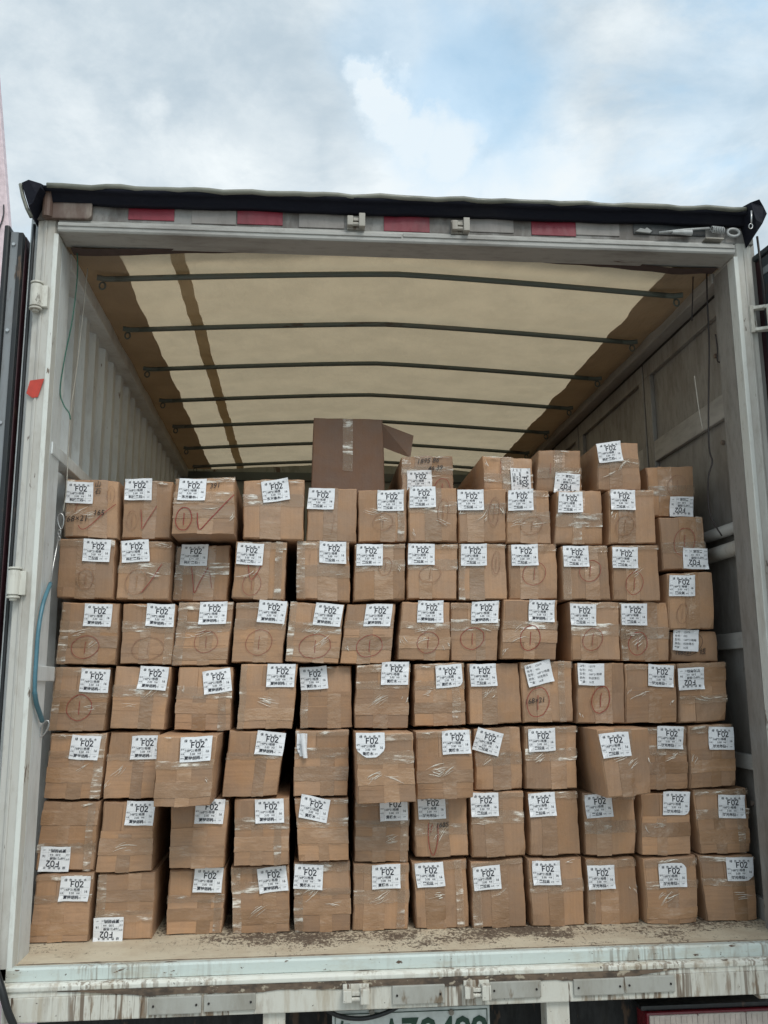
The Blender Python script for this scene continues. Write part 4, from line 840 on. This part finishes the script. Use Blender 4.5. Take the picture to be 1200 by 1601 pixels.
Q[7] = [
 ([(58,1367),(147,1365),(138,1473),(45,1479)], .012, (118,1388,'M',-2), [], {}),
 ([(155,1366),(243,1364),(237,1468),(146,1474)], .006, (170,1453,'M',0,True), [], {}),
 ([(265,1360),(353,1358),(347,1457),(259,1460)], -.04, (326,1374,'M',-2), [], {'film':2}),
 ([(361,1356),(451,1354),(452,1458),(364,1461)], -.03, (426,1374,'M',5), [], {'film':2}),
 ([(460,1349),(547,1347),(547,1457),(461,1458)], -.02, (482,1370,'Y',-4), [], {'film':3}),
 ([(553,1350),(639,1349),(637,1453),(551,1455)], -.01, (603,1369,'Y',1), [], {'style':'plain','film':2}),
 ([(644,1347),(728,1344),(733,1450),(651,1453)], -.01, (671,1366,'H',2), [], {'film':2}),
 ([(735,1348),(817,1341),(822,1445),(740,1447)], 0, (760,1371,'H',2), [], {'film':2}),
 ([(825,1342),(908,1340),(915,1446),(832,1448)], .006, (853,1363,'H',0), [], {'film':2}),
 ([(916,1343),(992,1340),(999,1444),(918,1446)], 0, (938,1370,'S',1), [], {'style':'plain','film':2}),
 ([(1005,1343),(1087,1338),(1090,1446),(1012,1448)], .02, (1049,1367,'S',0), [], {'cut':[(1,1,.15)],'film':5}),
 ([(1090,1338),(1177,1336),(1183,1442),(1107,1445)], .01, (1154,1357,'S',-2), [], {'cut':[(1,-1,.22)],'film':3})]
def feature(row, lab, marks, ex, proud):
    if ex.get('peel'): return 'with half-peeled label'
    inks = [m_[3] for m_ in marks]; kinds = [m_[0] for m_ in marks]
    if 'text' in kinds: return 'with black handwriting'
    if 'line' in kinds and R_ in inks: return 'with red tick'
    if any(k == 'ring' and i == R_ for k, i in zip(kinds, inks)): return 'with red circled stroke'
    if len(lab) > 4 and lab[4]: return 'with upside-down label'
    if proud > .06: return 'sticking out'
    if any(k == 'ring' and i == B_ for k, i in zip(kinds, inks)): return 'with brown circled stroke'
    if abs(lab[3]) > 4: return 'with tilted label'
    return 'with white label'
TOPZ = {}
for row in range(1, 8):
    for i, (quad, proud, lab, marks, ex) in enumerate(Q[row]):
        ex = dict(ex); peel = ex.pop('peel', False)
        lb = f"brown carton {feature(row, lab, marks, {'peel': peel}, proud)}, {ORD[i]} from left in {ROWN[row]}"
        if row == 7: lb += ' on floor'
        root, fc, base = make_carton(quad, proud, None if peel else lab, marks, label=lb, group='stacked long cartons', zbot=.001 if row == 7 else None, **({**ex, 'style': 'flap'} if peel else ex))
        TOPZ[(row, i)] = fc
        if peel:                               # label half torn off and curled over on itself
            u, v = uv_of(fc, 474, 1164); gx, gy = np.meshgrid(np.linspace(-.022, .012, 5), np.linspace(-.037, .037, 7)); P2 = np.stack([gx.ravel(), gy.ravel()], 1)
            P2[:, 0] -= np.where(P2[:, 0] < -.01, np.maximum(0, -P2[:, 1]-.01)*-.5, 0); A = on_face(fc, P2, u, v, 0, .0092); B = A.copy(); B[:, 1] += .001
            sl = slab(A.reshape(7, 5, 3), B.reshape(7, 5, 3), 4, 6).build('shipping_label', 'label_paper', root, base=base)
            lv, lf = LAY['Y']; x_ = lv[:, 0]; ok = [q for q in lf if all(x_[k] < -.022 for k in q)]
            MB().add(on_face(fc, lv+np.array((.024, 0)), u, v, 0, .0099), ok).build('printed_text', 'print_ink', sl, base=base)
            vs = []; nv_ = 8
            for j in range(7):
                yy = -.042+.08*j/6
                for k in range(nv_+1):
                    t = math.pi*1.35*k/nv_; r_c = .008+.003*j/6; xx = -.004-(j-3)*.0022+r_c*math.sin(t)+.006; pz = r_c*(1-math.cos(t)); p3 = on_face(fc, np.array([(xx, yy)]), u, v, 0, .0092+pz)[0]; vs.append(p3)
            MB().add(vs, [(j*(nv_+1)+k, j*(nv_+1)+k+1, (j+1)*(nv_+1)+k+1, (j+1)*(nv_+1)+k) for j in range(6) for k in range(nv_)]).build('label_curl', 'label_paper', sl, base=base, smooth=True)
# cartons at the right wall and lying on top of the stack
def topz(i): f_ = TOPZ[(1, i)]; return float(max(f_.c[0][2], f_.c[1][2]))+.003
grp = 'stacked long cartons'
make_carton([(1010,730),(1082,729),(1084,807),(1012,807)], -.10, (1063,793,'H',-1,True), [ring(1055,760,14,16,F_)], style='plain', label='dim carton with upside-down label at right wall, top of its column', group=grp, film=1)
make_carton([(1029,809),(1098,808),(1105,890),(1036,891)], -.03, (1085,874,'H',-2,True), [ring(1068,848,16,22,B_)], label='carton with upside-down label and brown ring, second down at right wall', group=grp)
make_carton([(1043,896),(1113,894),(1117,983),(1046,984)], 0, (1064,916,'H',-2), [ring(1065,960,8,16,F_)], label='carton with upright label, third down in the column at right wall', group=grp, film=2)
make_carton([(1048,987),(1120,987),(1123,1034),(1050,1034)], -.02, (1070,1001,'T',-3), [ring(1077,1006,18,18,'marker_black',.0016), wr_(1066,1020,'168×21',.02), wr_(1096,1019,'线',.024)], style='none', label='flat carton with black handwriting squeezed in the column at right wall', group=grp, film=0)
make_carton([(628,714),(707,713),(709,775),(627,775)], -.16, (655,752,'H',0), [wr_(668,722,'1895 86',.026), wr_(680,733,'46 39',.024), ring(690,765,12,16,R_)], zbot=max(topz(6), topz(5)), style='plain', label='carton with black handwriting lying beside the big dark brown box', group=grp, film=6)
make_carton([(753,713),(832,717),(835,775),(757,775)], -.06, (813,752,'H',-90), [('line',[(782,722),(781,742)],.0016,B_)], zbot=max(topz(7), topz(8)), style='gloss', label='carton with shiny tape and sideways label on top of stack', group=grp, film=5)
_b = bpy.data.objects['cardboard_box']
make_carton([(843,704),(908,704),(910,775),(838,775)], -.045, (885,757,'H',-4,True), [('line',[(860,725),(859,742)],.0016,B_)], zbot=max(topz(9), topz(8)), style='gloss', label='carton with shiny tape cross and upside-down label on top of stack', group=grp, film=5)
make_carton([(932,694),(997,692),(1003,775),(934,775)], -.03, (951,708,'K',5), [], zbot=max(topz(10), topz(9)), style='plain', label='tallest standing carton with tilted upright label on right of stack top', group=grp, film=4)
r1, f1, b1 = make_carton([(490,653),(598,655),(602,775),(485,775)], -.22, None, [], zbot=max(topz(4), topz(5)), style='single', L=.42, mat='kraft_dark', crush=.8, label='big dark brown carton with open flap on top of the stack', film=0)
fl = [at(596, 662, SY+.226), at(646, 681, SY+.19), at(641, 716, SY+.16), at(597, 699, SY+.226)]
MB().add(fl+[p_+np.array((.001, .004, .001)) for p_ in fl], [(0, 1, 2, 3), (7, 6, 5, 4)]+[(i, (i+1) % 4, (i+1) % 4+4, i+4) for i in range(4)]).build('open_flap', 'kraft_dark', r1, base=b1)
